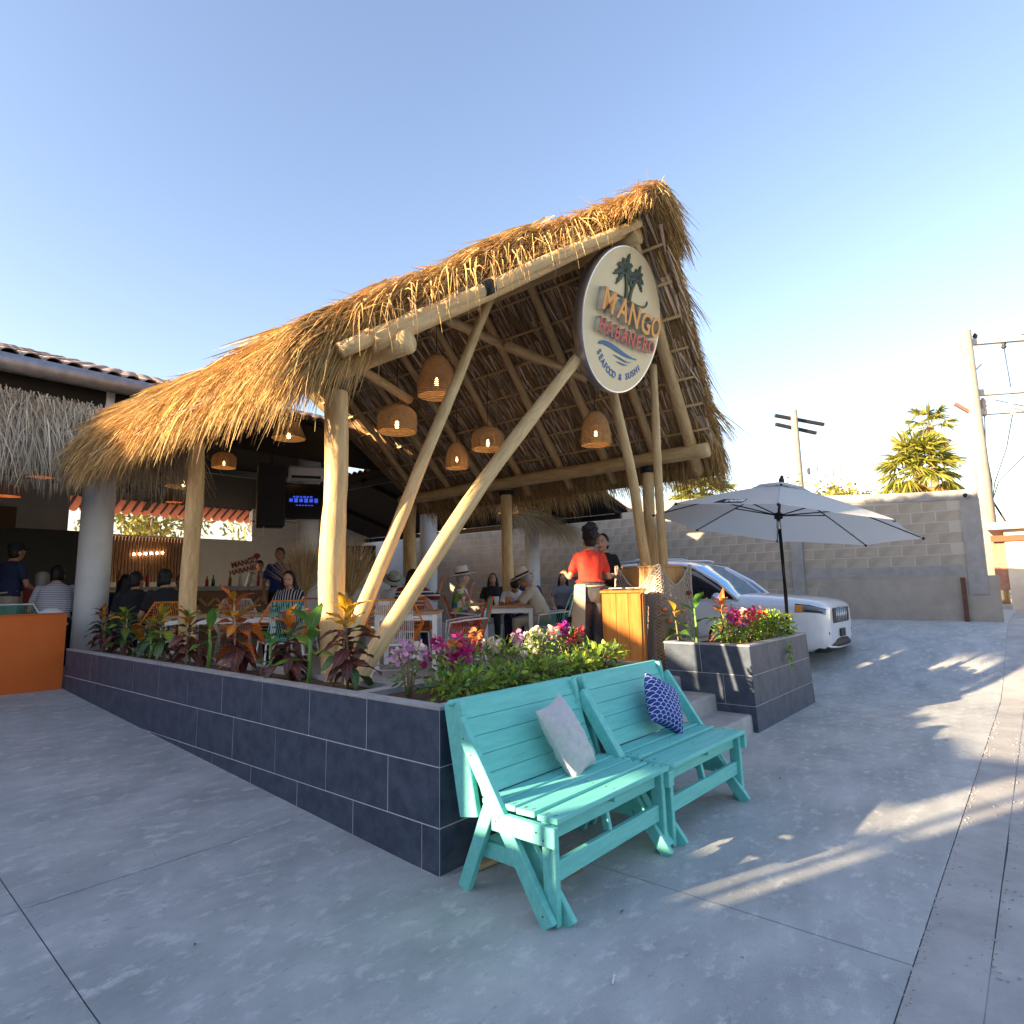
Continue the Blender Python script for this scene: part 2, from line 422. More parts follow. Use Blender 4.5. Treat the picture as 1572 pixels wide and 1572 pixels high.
tiles_on(pl, (X0, Y0+t_, ZT-.012), (1, 0, 0), (0, -1, 0), 2.37, [(ZT-.012, ZT-h, .33), (ZT-h, ZT-2*h, .6), (ZT-2*h, ZT-3*h, .45)], lambda x, y: gz(x, y))

# umbrella planter (slightly battered sides)
up_ = thing('tiled_planter', 'square dark tiled planter beside the steps, holding the parasol', 'planter', (7.3, 2.7, 0))
PX0, PX1, PY0, PY1, PZ = 6.35, 8.32, 2.28, 3.2, .853
bx = .17
c2 = MB()
def bat(x, y, z, k=1):      # batter: foot pushed out to the right
    return (x+(PZ-z)*bx*(.75 if x < 7 else 1.25), y, z)
def batbox(mb, x0, x1, y0, y1, z0, z1):
    vs = [bat(x, y, z) for z in (z0, z1) for y in (y0, y1) for x in (x0, x1)]
    mb.add(vs, [(0, 2, 3, 1), (4, 5, 7, 6), (0, 1, 5, 4), (2, 6, 7, 3), (0, 4, 6, 2), (1, 3, 7, 5)])
batbox(c2, PX0+.003, PX0+.08, PY0+.003, PY1, -.05, PZ-.014); batbox(c2, PX1-.08, PX1-.002, PY0+.003, PY1, -.05, PZ-.014)
batbox(c2, PX0+.08, PX1-.08, PY0+.003, PY0+.08, -.05, PZ-.014); batbox(c2, PX0+.08, PX1-.08, PY1-.08, PY1, -.05, PZ-.014)
c2.build('wall', m_grout, up_, local=False)
r2 = MB(); z0, z1 = PZ-.012, PZ+.004
batbox(r2, PX0-.003, PX0+.08, PY0-.003, PY1, z0, z1); batbox(r2, PX1-.08, PX1, PY0-.003, PY1, z0, z1)
batbox(r2, PX0+.08, PX1-.08, PY0-.003, PY0+.08, z0, z1); batbox(r2, PX0+.08, PX1-.08, PY1-.08, PY1, z0, z1)
r2.build('rim', m_rim, up_, local=False)
s2 = MB(); s2.grid(lambda u, v: (PX0+.07+(PX1-PX0-.14)*u, PY0+.07+(PY1-PY0-.14)*v, .80+.02*nz1(u*20, v*9, 7)), 20, 10); s2.build('soil', m_soil, up_, True, local=False)
def face_tiles(fn, L, rows):
    for zt, zb, first in rows:
        cuts = [0]+[first+.6*i for i in range(9) if first+.6*i < L-.03]+[L]
        for a, b in zip(cuts[:-1], cuts[1:]):
            mb = MB(); e = .0025
            mb.prism([(a+e, zb+e), (b-e, zb+e), (b-e, zt-e), (a+e, zt-e)], fn, 0, .012); mb.build('tile', m_tile, up_, local=False)
rowsU = [(PZ-.012, PZ-h, .52), (PZ-h, PZ-2*h, .30), (PZ-2*h, -.03, .45)]
face_tiles(lambda a, q, d: V(*bat(PX0, PY0+a, q))+V(t_-d, 0, 0), PY1-PY0, rowsU)
rowsV = [(PZ-.012, PZ-h, .52), (PZ-h, PZ-2*h, .16), (PZ-2*h, -.03, .42)]
face_tiles(lambda a, q, d: V(*bat(PX0, PY0, q))+(V(*bat(PX1, PY0, q))-V(*bat(PX0, PY0, q)))*(a/(PX1-PX0))+V(0, t_-d, 0), PX1-PX0, rowsV)

# ---------------- steps and floor
def rounded_step(x0, x1, y0, y1, z0, z1):
    mb = MB(); b = .02; prof = [(y0, z0), (y0, z1-b), (y0+b*.3, z1-b*.3), (y0+b, z1), (y1, z1), (y1, z0)]
    mb.prism([(y, z) for y, z in prof], lambda y, z, t: (t, y, z), x0, x1); return mb
m_step = mat('step_cement', (.33, .33, .325), .85, col2=(.46, .455, .44), scale=3, bump=.3, bscale=60, bdist=.004, spots=(7, .6, (.26, .255, .25)))
stp = thing('entrance_steps', 'three grey cement steps between the tiled planters', 'steps', (5.5, 2.6, 0))
for (y, zt, x1) in ((2.33, .172, 6.49), (2.68, .345, 6.455), (3.05, FL-.004, 6.42)):
    rounded_step(4.73, x1, y, 3.3 if zt < .45 else 3.4, -.03, zt).build('step', m_step, stp, local=False)
fl = MB(); fl.bb(2.846, 12.9, 3.4, 21, .3, FL); fl.bb(-9, 2.846, 8.95, 21, .3, FL-.002)
m_floor = mat('floor_cement', (.36, .35, .34), .6, col2=(.46, .45, .43), scale=1.5, bump=.1)
tag(fl.build('floor', m_floor), kind='structure')
sk = MB(); sk.bb(4.728, 12.9, 3.321, 3.398, -.05, FL-.006); sk.build('deck_edge', m_rim, bpy.data.objects['floor'])

# ---------------- low orange wall, columns
ow = MB(); ow.bb(-8, 2.338, 8.80, 8.95, .2, 1.235)
owo = tag(ow.build('garden_wall', m_orange), 'low bright orange painted wall left of the planter', 'wall')
oc = MB(); oc.bb(-8.01, 2.34, 8.79, 8.96, 1.236, 1.252); oc.build('coping', mat('orange_coping', (.56, .12, .03), .6), owo)
cols = [(2.86, 9.78, 'thick white round column at the corner behind the crotons'), (6.25, 10.05, 'white round column carrying the televisions'),
        (9.45, 10.35, 'white round column seen between the two leaning poles'), (12.85, 10.1, 'white round column beside the grey thatch fringe')]
for x, y, lb in cols:
    c = MB(); c.lathe([(.20, FL-.01), (.198, 1.5), (.193, 3.0), (.188, 4.3)], 32, (x, y, 0), True, True)
    tag(c.build('column', m_white, smooth=True), lb, 'column')

# ---------------- main building roof
mr = thing('tiled_roof', 'clay barrel tile roof over the back dining hall', 'roof', (1, 13, 4.4))
m_clay = mat('clay_tile', (.32, .235, .20), .75, col2=(.48, .38, .33), scale=6, spots=(5, .6, (.30, .18, .13)), bump=.2)
m_clayr = mat('clay_red', (.34, .085, .045), .8, col2=(.42, .13, .07), scale=9)
EY, EZ, RY, RZ, BY, BZ = 9.55, 4.44, 13.4, 5.74, 17.8, 3.62
rx0, rx1 = -9, 10.2
sl = MB()
for (ya, za, yb, zb) in ((EY, EZ, RY, RZ), (RY, RZ, BY, BZ)):
    n_ = V(0, -(zb-za), yb-ya).normalized()
    sl.add([(x, y, z)+() for x, y, z in ((rx0, ya, za), (rx1, ya, za), (rx1, yb, zb), (rx0, yb, zb))]+[tuple(V(x, y, z)-n_*.06) for x, y, z in ((rx0, ya, za), (rx1, ya, za), (rx1, yb, zb), (rx0, yb, zb))],
           [(0, 1, 2, 3), (7, 6, 5, 4), (0, 4, 5, 1), (2, 6, 7, 3), (1, 5, 6, 2), (3, 7, 4, 0)])
sl.build('deck', m_dark, mr, local=False)
def barrel(x, ya, za, yb, zb, r=.10, lift=0.):
    mb = MB(); d = V(0, yb-ya, zb-za).normalized(); nn = V(0, -d.z, d.y); P = []
    for q, rr in ((0, r), (1, r*.84)):
        for j in range(7):
            a = math.pi*j/6; P.append(V(x, ya+(yb-ya)*q, za+(zb-za)*q)+V(1, 0, 0)*math.cos(a)*rr+nn*(math.sin(a)*rr*.75+lift))
    Q = [p-nn*.014 for p in P]
    fs = [(j, j+1, 8+j, 7+j) for j in range(6)]+[(15+j+0, 14+j, 21+j, 22+j) for j in range(6)]+[(j, 14+j, 15+j, j+1) for j in range(6)]
    mb.add(P+Q, fs); return mb
slope = V(0, RY-EY, RZ-EZ); Ls = slope.length; ds = slope/Ls
allt = MB(); backt = MB()
for i in range(int((rx1-rx0)/.23)):
    x = rx0+.12+i*.23
    for k in range(11):
        a = k*.38-.08; b = a+.44
        pa = V(0, EY, EZ)+ds*a; pb = V(0, EY, EZ)+ds*b
        mbt = barrel(x, pa.y, pa.z, pb.y, pb.z, .10, .012-.01*(k % 2)+.004*rnd.random())
        if k < 3 and .8 < x < 4.3: mbt.build('roof_tile', m_clay, mr, True, local=False)
        else: allt.add(mbt.v, mbt.f)
sb = V(0, RY-BY, RZ-BZ); db = sb.normalized()
for i in range(int((rx1-rx0)/.23)):
    x = rx0+.12+i*.23; pa = V(0, BY, BZ)-db*.1; pb = V(0, BY, BZ)+db*.55
    mbt = barrel(x, pa.y, pa.z, pb.y, pb.z, .10, .03); backt.add(mbt.v, mbt.f)
tag(allt.build('tiles', m_clay, mr, True, local=False), kind='stuff'); tag(backt.build('eave_tiles', m_clayr, mr, True, local=False), kind='stuff')
gtr = MB(); gtr.tube([(-9, 9.40, 4.24), (4.6, 9.40, 4.30)], .12, 18)
gtr.build('gutter_pipe', mat('galvanised', (.32, .34, .38), .45, .5, col2=(.22, .24, .28), scale=8, bump=.1), mr, True, local=False)
fb = MB(); fb.bb(-9, 10, 9.6, 9.7, 3.75, 4.36); fb.build('fascia', m_dark, mr, local=False)
for x in [-4, -.5, 2.9, 6.2, 9.5]:
    b = MB(); b.beam((x, 9.7, 4.28), (x, 13.4, 5.62), .1, .14); b.beam((x, 13.4, 5.62), (x, 17.6, 3.66), .1, .14); b.build('rafter', m_dark, mr, local=False)
for y, z in ((10.05, 4.3), (13.4, 5.45), (15.6, 4.5)):
    b = MB(); b.beam((-9, y, z), (10.1, y, z), .1, .16); b.build('beam', m_black, mr, local=False)
# right wing: shed roof falling towards the block wall
rw = thing('tiled_roof', 'low red tile roof edge running along the block wall', 'roof', (11.5, 12, 3.5))
w = MB(); w.add([(9.3, 7.35, 4.35), (13.05, 7.35, 3.26), (13.05, 19, 3.26), (9.3, 19, 4.35), (9.3, 7.35, 4.29), (13.05, 7.35, 3.2), (13.05, 19, 3.2), (9.3, 19, 4.29)],
      [(0, 1, 2, 3), (7, 6, 5, 4), (0, 4, 5, 1), (1, 5, 6, 2), (2, 6, 7, 3), (3, 7, 4, 0)]); w.build('deck', m_dark, rw, local=False)
wt = MB()
for i in range(50):
    y = 7.42+.23*i; mb = MB(); P = []
    for q, rr in ((0, .1), (1, .085)):
        for j in range(7):
            a = math.pi*j/6; P.append((13.15-(13.15-9.3)*q, y+math.cos(a)*rr, 3.235+(4.36-3.235)*q+math.sin(a)*rr*.8))
    mb.add(P, [(j, j+1, 8+j, 7+j) for j in range(6)])
    if i < 26: mb.build('roof_tile', m_clayr, rw, True, local=False)
    else: wt.add(mb.v, mb.f)
tag(wt.build('tiles', m_clayr, rw, True, local=False), kind='stuff')
for y in (7.5, 10.1, 12.8, 15.4):
    b = MB(); b.beam((9.4, y, 4.2), (12.98, y, 3.16), .09, .12); b.build('rafter', m_dark, rw, local=False)
b = MB(); b.beam((12.85, 7.4, 3.1), (12.85, 18.9, 3.1), .09, .12); b.beam((9.5, 7.4, 4.1), (9.5, 18.9, 4.1), .09, .14); b.build('beam', m_black, rw, local=False)

# ---------------- hall walls behind
m_beige = mat('beige_wall', (.50, .44, .36), .8, col2=(.44, .38, .31), scale=3)
bw = MB(); bw.bb(3.0, 8.9, 17.2, 17.4, FL, 2.92); bw.bb(8.9, 14.6, 17.2, 17.4, FL, 3.9); tag(bw.build('hall_wall', m_white), 'white back wall of the dining hall with open sky gap above', 'wall')
lw = MB(); lw.bb(-9, 3.85, 14.9, 15.1, FL, 4.6); lwo = tag(lw.build('kitchen_wall', m_beige), 'beige kitchen wall behind the orange wall', 'wall')
lq = MB(); lq.bb(1.6, 3.0, 14.86, 14.9, 2.55, 3.15); lq.build('wood_panel', mat('brown_panel', (.16, .075, .035), .6), lwo)
lq = MB(); lq.bb(2.62, 4.4, 14.55, 14.6, 1.55, 2.72); lq.build('pass_opening', m_black, lwo)
fw_ = MB(); fw_.bb(-8, -1.4, 8.951, 9.05, FL, 4.3); tag(fw_.build('hall_wall', m_beige), 'added beige wall beyond the frame that keeps sun off the planter', 'wall')  # unseen wall added to stop sun leaking onto the planter end
sw = MB(); sw.bb(-1.6, -1.4, 9.06, 14.9, FL, 4.9); tag(sw.build('hall_wall', m_beige), 'added beige side wall beyond the frame that stops sun through the hall', 'wall')  # unseen wall added to block low sun through the open hall
gw = MB(); gw.bb(3.86, 4.9, 16.6, 16.75, FL, 2.75); tag(gw.build('screen_wall', mat('taupe_wall', (.22, .19, .165), .8)), 'grey brown half wall beside the slatted panel', 'wall')
slat = thing('slatted_panel', 'vertical brown wood slat screen with small round lamps', 'screen', (5.8, 16.9, 1.6))
m_slat = mat('slat_wood', (.20, .085, .035), .55, col2=(.26, .12, .05), scale=6)
for i in range(26):
    b = MB(); b.bb(4.98+i*.075, 5.02+i*.075, 16.88, 16.94, 1.75, 2.85); b.build('slat', m_slat, slat, local=False)
for i in range(6):
    b = MB(); b.ell((5.75+i*.13, 16.84, 2.42+.012*i), (.03, .03, .03), 10, 6); b.build('lamp', mat('warm_dot', (1, .8, .5), emit=(1, .72, .4), estr=6), slat, local=False)

# ---------------- block wall
bwall = thing('block_wall', 'tall grey concrete block boundary wall behind the white car', 'wall', (14.5, 8, .5))
m_block = mat('concrete_block', (.27, .235, .185), .9, col2=(.36, .32, .26), scale=2.5, bump=.4, bscale=60, bdist=.006, spots=(5, .62, (.22, .20, .165)))
m_mort = mat('mortar', (.40, .37, .32), .95)
m_cem = mat('cement_beam', (.23, .225, .215), .9, col2=(.31, .30, .285), scale=4, bump=.4, bscale=30)
def wtop(y): return 3.16+.42*smst(.6, 7.5, y)
cb = MB(); n = 40
vs = []; YE = .78
for i in range(n+1):
    y = YE+(19.2-YE)*i/n; vs += [(14.5015, y, .2), (14.5015, y, wtop(y)-.02), (14.68, y, wtop(y)-.02), (14.68, y, .2)]
cb.add(vs, [(4*i+a, 4*i+b, 4*i+4+b, 4*i+4+a) for i in range(n) for a, b in ((0, 1), (1, 2), (2, 3))]+[(0, 1, 2, 3), (4*n+3, 4*n+2, 4*n+1, 4*n)])
cb.build('mortar_core', m_mort, bwall, local=False)
bl = []; rest = MB(); courses = 14
for k in range(courses):
    z = .50+.21*k
    if k == 5: continue
    y = YE+.26+(.205 if k % 2 else 0)
    while y < 19:
        b = y+.40
        if z+.2 < wtop(y+.2)-.16 and not (k < 5 and b < 3.6): bl.append((y, b, z))
        y += .41
bl.sort(key=lambda t: t[0])
proto = {}
for i, (a, b, z) in enumerate(bl):
    if i < 300:
        me = proto.get(i % 5)
        if me is None:
            m_ = MB(); m_.cbox((0, 0, 0), (.05, .396-.002*(i % 5), .197), .006); me = proto[i % 5] = m_.mesh('block', m_block)
        o = link('block', me, bwall); o.location = V(14.521+.004*rnd.random(), (a+b)/2, z+.1)-bwall.location
    else: rest.cbox((14.521, (a+b)/2, z+.1), (.05, .396, .197), .006)
tag(rest.build('blocks', m_block, bwall, local=False), kind='stuff')
cp = MB(); vs = []
for i in range(n+1):
    y = YE-.02+(19.2-YE)*i/n; e = .012*nz1(y*4, 2); vs += [(14.485, y, wtop(y)-.17+e), (14.485, y, wtop(y)+.01), (14.7, y, wtop(y)+.01), (14.7, y, wtop(y)-.17)]
cp.add(vs, [(4*i+a, 4*i+b, 4*i+4+b, 4*i+4+a) for i in range(n) for a, b in ((0, 1), (1, 2), (2, 3), (3, 0))]+[(0, 1, 2, 3), (4*n+3, 4*n+2, 4*n+1, 4*n)])
cp.build('cap_beam', m_cem, bwall, local=False)
rb = MB(); rb.bb(14.488, 14.53, YE+.27, 19, 1.552, 1.755); rb.build('ring_beam', m_cem, bwall, local=False)
cn = MB(); cn.add([(14.475, YE-.03, 1.2), (14.475, YE+.26, 1.2), (14.475, YE+.26, wtop(.9)-.15), (14.475, YE-.03, wtop(.9)-.15), (14.74, YE-.03, 1.2), (14.74, YE+.26, 1.2), (14.74, YE+.26, wtop(.9)-.15), (14.74, YE-.03, wtop(.9)-.15)],
       [(0, 3, 2, 1), (4, 5, 6, 7), (0, 4, 7, 3), (1, 2, 6, 5), (3, 7, 6, 2)]); cn.build('corner_pillar', m_cem, bwall, local=False)
pst = MB(); pst.bb(14.44, 14.53, 3.9, 4.14, .2, wtop(4)-.17); pst.build('pilaster', m_cem, bwall, local=False)
pb = MB(); pb.bb(14.492, 14.53, YE-.2, 3.62, .2, 1.55); pb.build('plaster_skirt', mat('cement_plaster', (.26, .235, .20), .9, col2=(.33, .30, .255), scale=2, bump=.3), bwall, local=False)
sp = MB(); sp.beam((14.43, 1.12, .5), (14.43, 1.12, 1.52), .07, .07, (0, 1, 0)); tag(sp.build('steel_post', mat('rusty_steel', (.07, .028, .018), .7, col2=(.12, .05, .03), scale=10)), 'rust brown steel post at the end of the block wall', 'post')
sc_ = thing('security_camera', 'small white security camera on top of the block wall corner', 'camera', (14.44, .93, 3.06))
b = MB(); b.cyl((-.0, 0, 0), (-.12, 0, -.02), .045, n=14); b.build('housing', m_wmetal, sc_, True)
b = MB(); b.cyl((-.121, 0, -.02), (-.13, 0, -.021), .04, n=14); b.build('lens', m_black, sc_, True)
b = MB(); b.cyl((.0, 0, 0), (.04, 0, .0), .02, n=10); b.build('bracket', m_wmetal, sc_, True)

# ---------------- outside the frame to the left: unseen shapes added to shade the forecourt
nw = MB()
vs = []; ysn = [5.5, 5.9, 7.2, 9.0]; zt = [3.02, 3.18, 3.3, 3.15]  # top of the added wall follows the wanted sun patch edge
for y, z in zip(ysn, zt): vs += [(-5.1, y, 0), (-5.1, y, z), (-4.95, y, z), (-4.95, y, 0)]
nw.add(vs, [(4*i+a, 4*i+b, 4*i+4+b, 4*i+4+a) for i in range(3) for a, b in ((0, 1), (1, 2), (2, 3))]+[(0, 1, 2, 3), (15, 14, 13, 12)])
tag(nw.build('added_shade_wall', m_block), 'added unseen wall with a stepped top that shades the forecourt', 'wall')
gt = thing('sun_slot_mask', 'added unseen gate with slot openings beside the side wall', 'mask', (-5.02, 4.9, 0))
holes = [(4.655, 4.725, 2.08, 2.37), (4.795, 4.85, 2.08, 2.37), (4.92, 5.40, 2.22, 2.58), (4.66, 4.755, 2.45, 2.88), (4.81, 5.05, 2.45, 2.93)]  # slots cut to drop sun streaks on pavement and bench
ysg = sorted({4.6, 5.5}|{a for hh in holes for a in hh[:2]}); zsg = sorted({0, 3.05}|{a for hh in holes for a in hh[2:]})
gp = MB()
for a, b in zip(ysg[:-1], ysg[1:]):
    for c, d in zip(zsg[:-1], zsg[1:]):
        if any(hh[0] <= (a+b)/2 <= hh[1] and hh[2] <= (c+d)/2 <= hh[3] for hh in holes): continue
        gp.bb(-5.04, -5.0, a, b, c, d)
gp.build('panel', m_cem, gt, local=False)
nh = thing('added_shade_house', 'added unseen plain house block that shades the forecourt', 'house', (-9, 0, 0))
b = MB(); b.bb(-13, -5.0, -14, 4.6, 0, 4.7); b.build('wall', m_white, nh, local=False)  # unseen block added to keep sun off the pavement
b = MB(); b.bb(-13.2, -4.8, -14.2, 4.75, 4.7, 4.9); b.build('roof', m_cem, nh, local=False)
b = MB(); b.bb(-5.0, -4.96, -1, 0, 0, 2.1); b.build('door', m_slat, nh, local=False)
for y in (-4, 2): b = MB(); b.bb(-5.0, -4.97, y, y+1.2, 1, 2.2); b.build('window', m_black, nh, local=False)
# ================================================================== PALAPA
RX, RZ0, SL, SK = 5.4, 5.1, .68, .68/2.95
pal = thing('palapa', 'large thatched palapa on peeled log posts with open gable', 'shelter', (5.4, 6.2, FL))
def pz(dx): return RZ0-SL*dx
def lg(name, p0, p1, r0, r1=None, seed=0, **k):
    mb = MB(); add_log(mb, p0, p1, r0, r1, seed, **k); return mb.build(name, m_log, pal, True, local=False)
def band(p, ax, r, wd=.09):
    p, ax = V(*p), V(*ax).normalized(); mb = MB(); mb.tube([p-ax*wd/2, p, p+ax*wd/2], [r, r*1.02, r], 20, True); return mb.build('band', m_band, pal, True, local=False)
# posts
lg('post', (2.86, 4.19, FL-.05), (2.85, 4.23, 3.13), .098, .094, 11, knob=.16, bend=.035, n=22)
lg('post', (2.87, 6.74, FL-.05), (2.85, 6.80, 3.13), .085, .08, 12, knob=.16, bend=.05, n=20)
lg('post', (7.92, 4.1, FL-.05), (7.86, 4.08, 3.12), .085, .08, 13, n=16)
lg('post', (8.02, 6.84, FL-.05), (8.0, 6.82, 3.12), .095, .09, 14, n=16)
lg('post', (8.0, 9.3, FL-.05), (8.0, 9.28, 3.13), .12, .12, 16, n=16)
band((2.85, 4.23, 3.11), (0, 0, 1), .108, .11); band((7.87, 4.08, 3.07), (0, 0, 1), .108, .09); band((8.0, 6.82, 3.06), (0, 0, 1), .126, .07); band((2.85, 6.8, 3.1), (0, 0, 1), .092, .09)
# plates and ridge
lg('plate_beam', (2.86, 3.36, 3.245), (2.84, 9.5, 3.25), .088, .085, 21, bend=.03)
lg('plate_beam', (7.93, 3.22, 3.24), (7.95, 9.5, 3.20), .10, .095, 22, bend=.04)
lg('ridge_beam', (5.4, 2.78, 4.985), (5.4, 9.4, 5.0), .085, .09, 23, bend=.02)
# rafters
YE_ = [3.56, 4.12, 4.93, 5.75, 6.6, 7.45, 8.3, 9.15]
for i, ye in enumerate(YE_):
    for sgn in (1, -1):
        dx = 2.98 if sgn > 0 else 2.75; r = .078 if i == 0 else .058
        lift = .02 if sgn < 0 else 0
        p0 = (RX-sgn*.05, ye-.68, pz(0)+.02+lift); p1 = (RX+sgn*dx, ye-.68+SK*dx, pz(dx)+lift+(.0 if i else -.03))
        lg('rafter', p0, p1, r*.9, r*1.05, 30+i*2+sgn, bend=.02, knob=.07)
        if sgn > 0 and i in (0, 1, 3):
            q = V(*p0)*.12+V(*p1)*.88; band(q, V(*p1)-V(*p0), r*1.16, .06)
band((5.4, 6.0, 5.0), (0, 1, 0), .1, .12)
# front left bargepole over the plate, tied with a rubber band
lg('barge_pole', (2.42, 3.56, 3.10), (5.36, 2.76, 5.09), .056, .05, 61, bend=.02)
qb = V(2.42, 3.56, 3.10).lerp(V(5.36, 2.76, 5.09), .40); band(qb, V(2.94, -.80, 1.99), .06, .11)
# battens
for sgn in (1, -1):
    for k in range(8):
        dx = .3+.36*k; y0 = (2.80 if sgn < 0 else 2.60)+SK*dx
        mb = MB(); P = []
        for j in range(15):
            q = j/14; P.append((RX+sgn*dx, y0+(9.4-y0)*q, pz(dx)+.085+.012*nz1(q*9, k, sgn)))
        mb.tube(P, .017+.004*(k % 3)/2, 8); mb.build('batten', m_log, pal, True, local=False)
# leaning struts
lg('strut', (2.70, 4.03, .70), (4.33, 3.85, 4.29), .062, .044, 71, bend=.03, knob=.15)
def spl(name, pts, rads, n=16):
    mb = MB(); P = []; Rr = []
    for i in range(len(pts)-1):
        for j in range(6):
            q = j/6; P.append(V(*pts[i]).lerp(V(*pts[i+1]), q)); Rr.append(rads[i]+(rads[i+1]-rads[i])*q)
    P.append(V(*pts[-1])); Rr.append(rads[-1])
    for it in range(3):
        P = [P[0]]+[(P[i-1]+P[i]*2+P[i+1])/4 for i in range(1, len(P)-1)]+[P[-1]]
    Rr = [r*(1+.13*nz1(i*.45, rads[0]*100)) for i, r in enumerate(Rr)]
    mb.tube(P, Rr, n); return mb.build(name, m_log, pal, True, local=False)
spl('strut', [(2.70, 3.83, .70), (2.94, 3.8, 1.01), (3.93, 3.63, 2.37), (5.083, 3.35, 3.755), (5.36, 3.28, 4.08)], [.068, .068, .066, .058, .052])
lg('strut', (7.42, 3.72, FL), (5.42, 3.42, 4.94), .066, .05, 73, bend=.05)
lg('strut', (7.36, 3.66, FL), (6.67, 3.33, 4.1), .058, .046, 74, bend=.05, knob=.13)
lg('strut', (5.35, 4.55, 4.3), (6.6, 4.25, 4.12), .05, .05, 75, bend=.01)       # collar pole
lg('strut', (4.45, 4.62, 4.33), (6.3, 4.75, 4.4), .055, .055, 76, bend=.01)
lg('strut', (3.5, 5.1, 3.75), (4.8, 5.6, 3.72), .05, .05, 77, bend=.01)
# ---- thatch body
YF = {-1: 2.96, 1: 2.54}
def body(sgn):
    yfront = lambda dx: YF[sgn]+SK*dx
    mb = MB(); prof = [(-.02, .12), (3.0, .10), (3.12, .0), (3.16, .16), (2.9, .33), (1.5, .36), (0, .34)]
    nY = 24
    vs = []
    for j in range(nY+1):
        for dx, o in prof:
            y = yfront(max(dx, 0))+.06+(9.55-yfront(max(dx, 0)))*j/nY
            bump = (.10*nz1(y*1.0, dx*.9, sgn*3)+.04*nz1(y*3, dx*3, sgn)) if o > .2 else 0
            vs.append((RX+sgn*dx, y, pz(max(dx, 0))+o+bump))
    n = len(prof)
    mb.add(vs, [(j*n+a, j*n+(a+1) % n, (j+1)*n+(a+1) % n, (j+1)*n+a) for j in range(nY) for a in range(n)]+[tuple(range(n)), tuple(nY*n+a for a in range(n))[::-1]])
    return mb
for s_ in (1, -1): body(s_).build('thatch_core', m_core, pal, True, local=False)
G = np.random.default_rng(5)
def top_strands(sgn, n, seed, dxr=(0, 3.1), lmin=.4, lmax=.85, yr=None):
    g = np.random.default_rng(seed); K = 16; m = n//K       # bundles of leaf strands
    cdx = g.uniform(*dxr, m); cy = (YF[sgn]+SK*cdx)+((8.35 if sgn < 0 else 9.5)-(YF[sgn]+SK*cdx))*g.random(m)
    cl = np.array([.17*nz1(a*1.0, b*.9, sgn*3)+.09*nz1(a*2.6, b*2.2, sgn) for a, b in zip(cy, cdx)])+g.uniform(-.03, .05, m)
    csd = np.array([nz1(a*.8, b*.9, 4)*.5 for a, b in zip(cy, cdx)])+g.normal(0, .13, m); clf = g.normal(.02, .05, m)
    R_ = lambda q: np.repeat(q, K)
    n = m*K; dx = np.clip(R_(cdx)+g.normal(0, .07, n), dxr[0]-.02, dxr[1]); y = np.maximum(R_(cy)+g.normal(0, .035, n), YF[sgn]+SK*dx)
    z = RZ0-SL*dx+.335+R_(cl)+g.uniform(-.04, .05, n)
    d = np.stack([sgn*np.full(n, .827), R_(csd)-.03+g.normal(0, .09, n), -.562+R_(clf)+g.normal(0, .05, n)], 1)
    return np.stack([RX+sgn*dx, y, z], 1), d, R_(g.uniform(lmin, lmax, m))*g.uniform(.75, 1.1, n), g.uniform(.007, .018, n), g.uniform(.15, .55, n)
def cat(*a): return [np.concatenate(x) for x in zip(*a)]
left = [top_strands(-1, 26000, 1, (0, 3.1), .3, .62), top_strands(-1, 6000, 2, (0, .5), .25, .45)]
# eave fringe
def fringe(sgn, n, seed, y0=3.3, y1=8.25):
    g = np.random.default_rng(seed); dx = g.uniform(2.55, 3.14, n); f = YF[sgn]+SK*dx
    y = np.maximum(g.uniform(y0-.1, y1, n), f+.0); y = np.where(sgn < 0, np.maximum(y, 3.48), y)
    clump = np.array([nz1(a*2.3, 3.3, sgn) for a in y])
    z = RZ0-SL*dx+g.uniform(.02, .40, n)
    rt_ = np.stack([RX+sgn*dx, y, z], 1)
    d = np.stack([sgn*g.uniform(.35, .85, n), g.normal(.0, .13, n)+clump*.25, g.normal(-.42, .15, n)], 1)
    return rt_, d, g.uniform(.28, .58, n)*(1+.3*clump), g.uniform(.006, .015, n), g.uniform(.8, 1.7, n)
left.append(fringe(-1, 15000, 3))
# gable edge on the left slope: strands spill over the front
def gable(sgn, n, seed, hang=.8):
    g = np.random.default_rng(seed); dx = g.uniform(-.05, 3.1, n); y = YF[sgn]+SK*np.abs(dx)+g.uniform(-.02, .10, n)
    z = RZ0-SL*np.abs(dx)+g.uniform(.14, .40, n)
    rt_ = np.stack([RX+sgn*dx, y, z], 1)
    d = np.stack([sgn*g.normal(.83, .14, n), g.normal(-.16, .13, n), g.normal(-.50, .13, n)], 1)
    return rt_, d, g.uniform(.15, .42, n)*hang, g.uniform(.006, .014, n), g.uniform(.0, .7, n)
left.append(gable(-1, 3600, 4))
def hangers(n, seed):
    g = np.random.default_rng(seed); dx = g.uniform(.0, 2.9, n); y = 2.84+SK*dx+g.uniform(-.06, .05, n); z = RZ0-SL*dx+g.uniform(.2, .36, n)
    d = np.stack([-g.uniform(-.1, .5, n), g.uniform(-.5, -.1, n), g.uniform(-.6, .2, n)], 1)
    return np.stack([RX-dx, y, z], 1), d, g.uniform(.2, .5, n), g.uniform(.006, .012, n), g.uniform(1.2, 3, n)
left.append(hangers(260, 9))
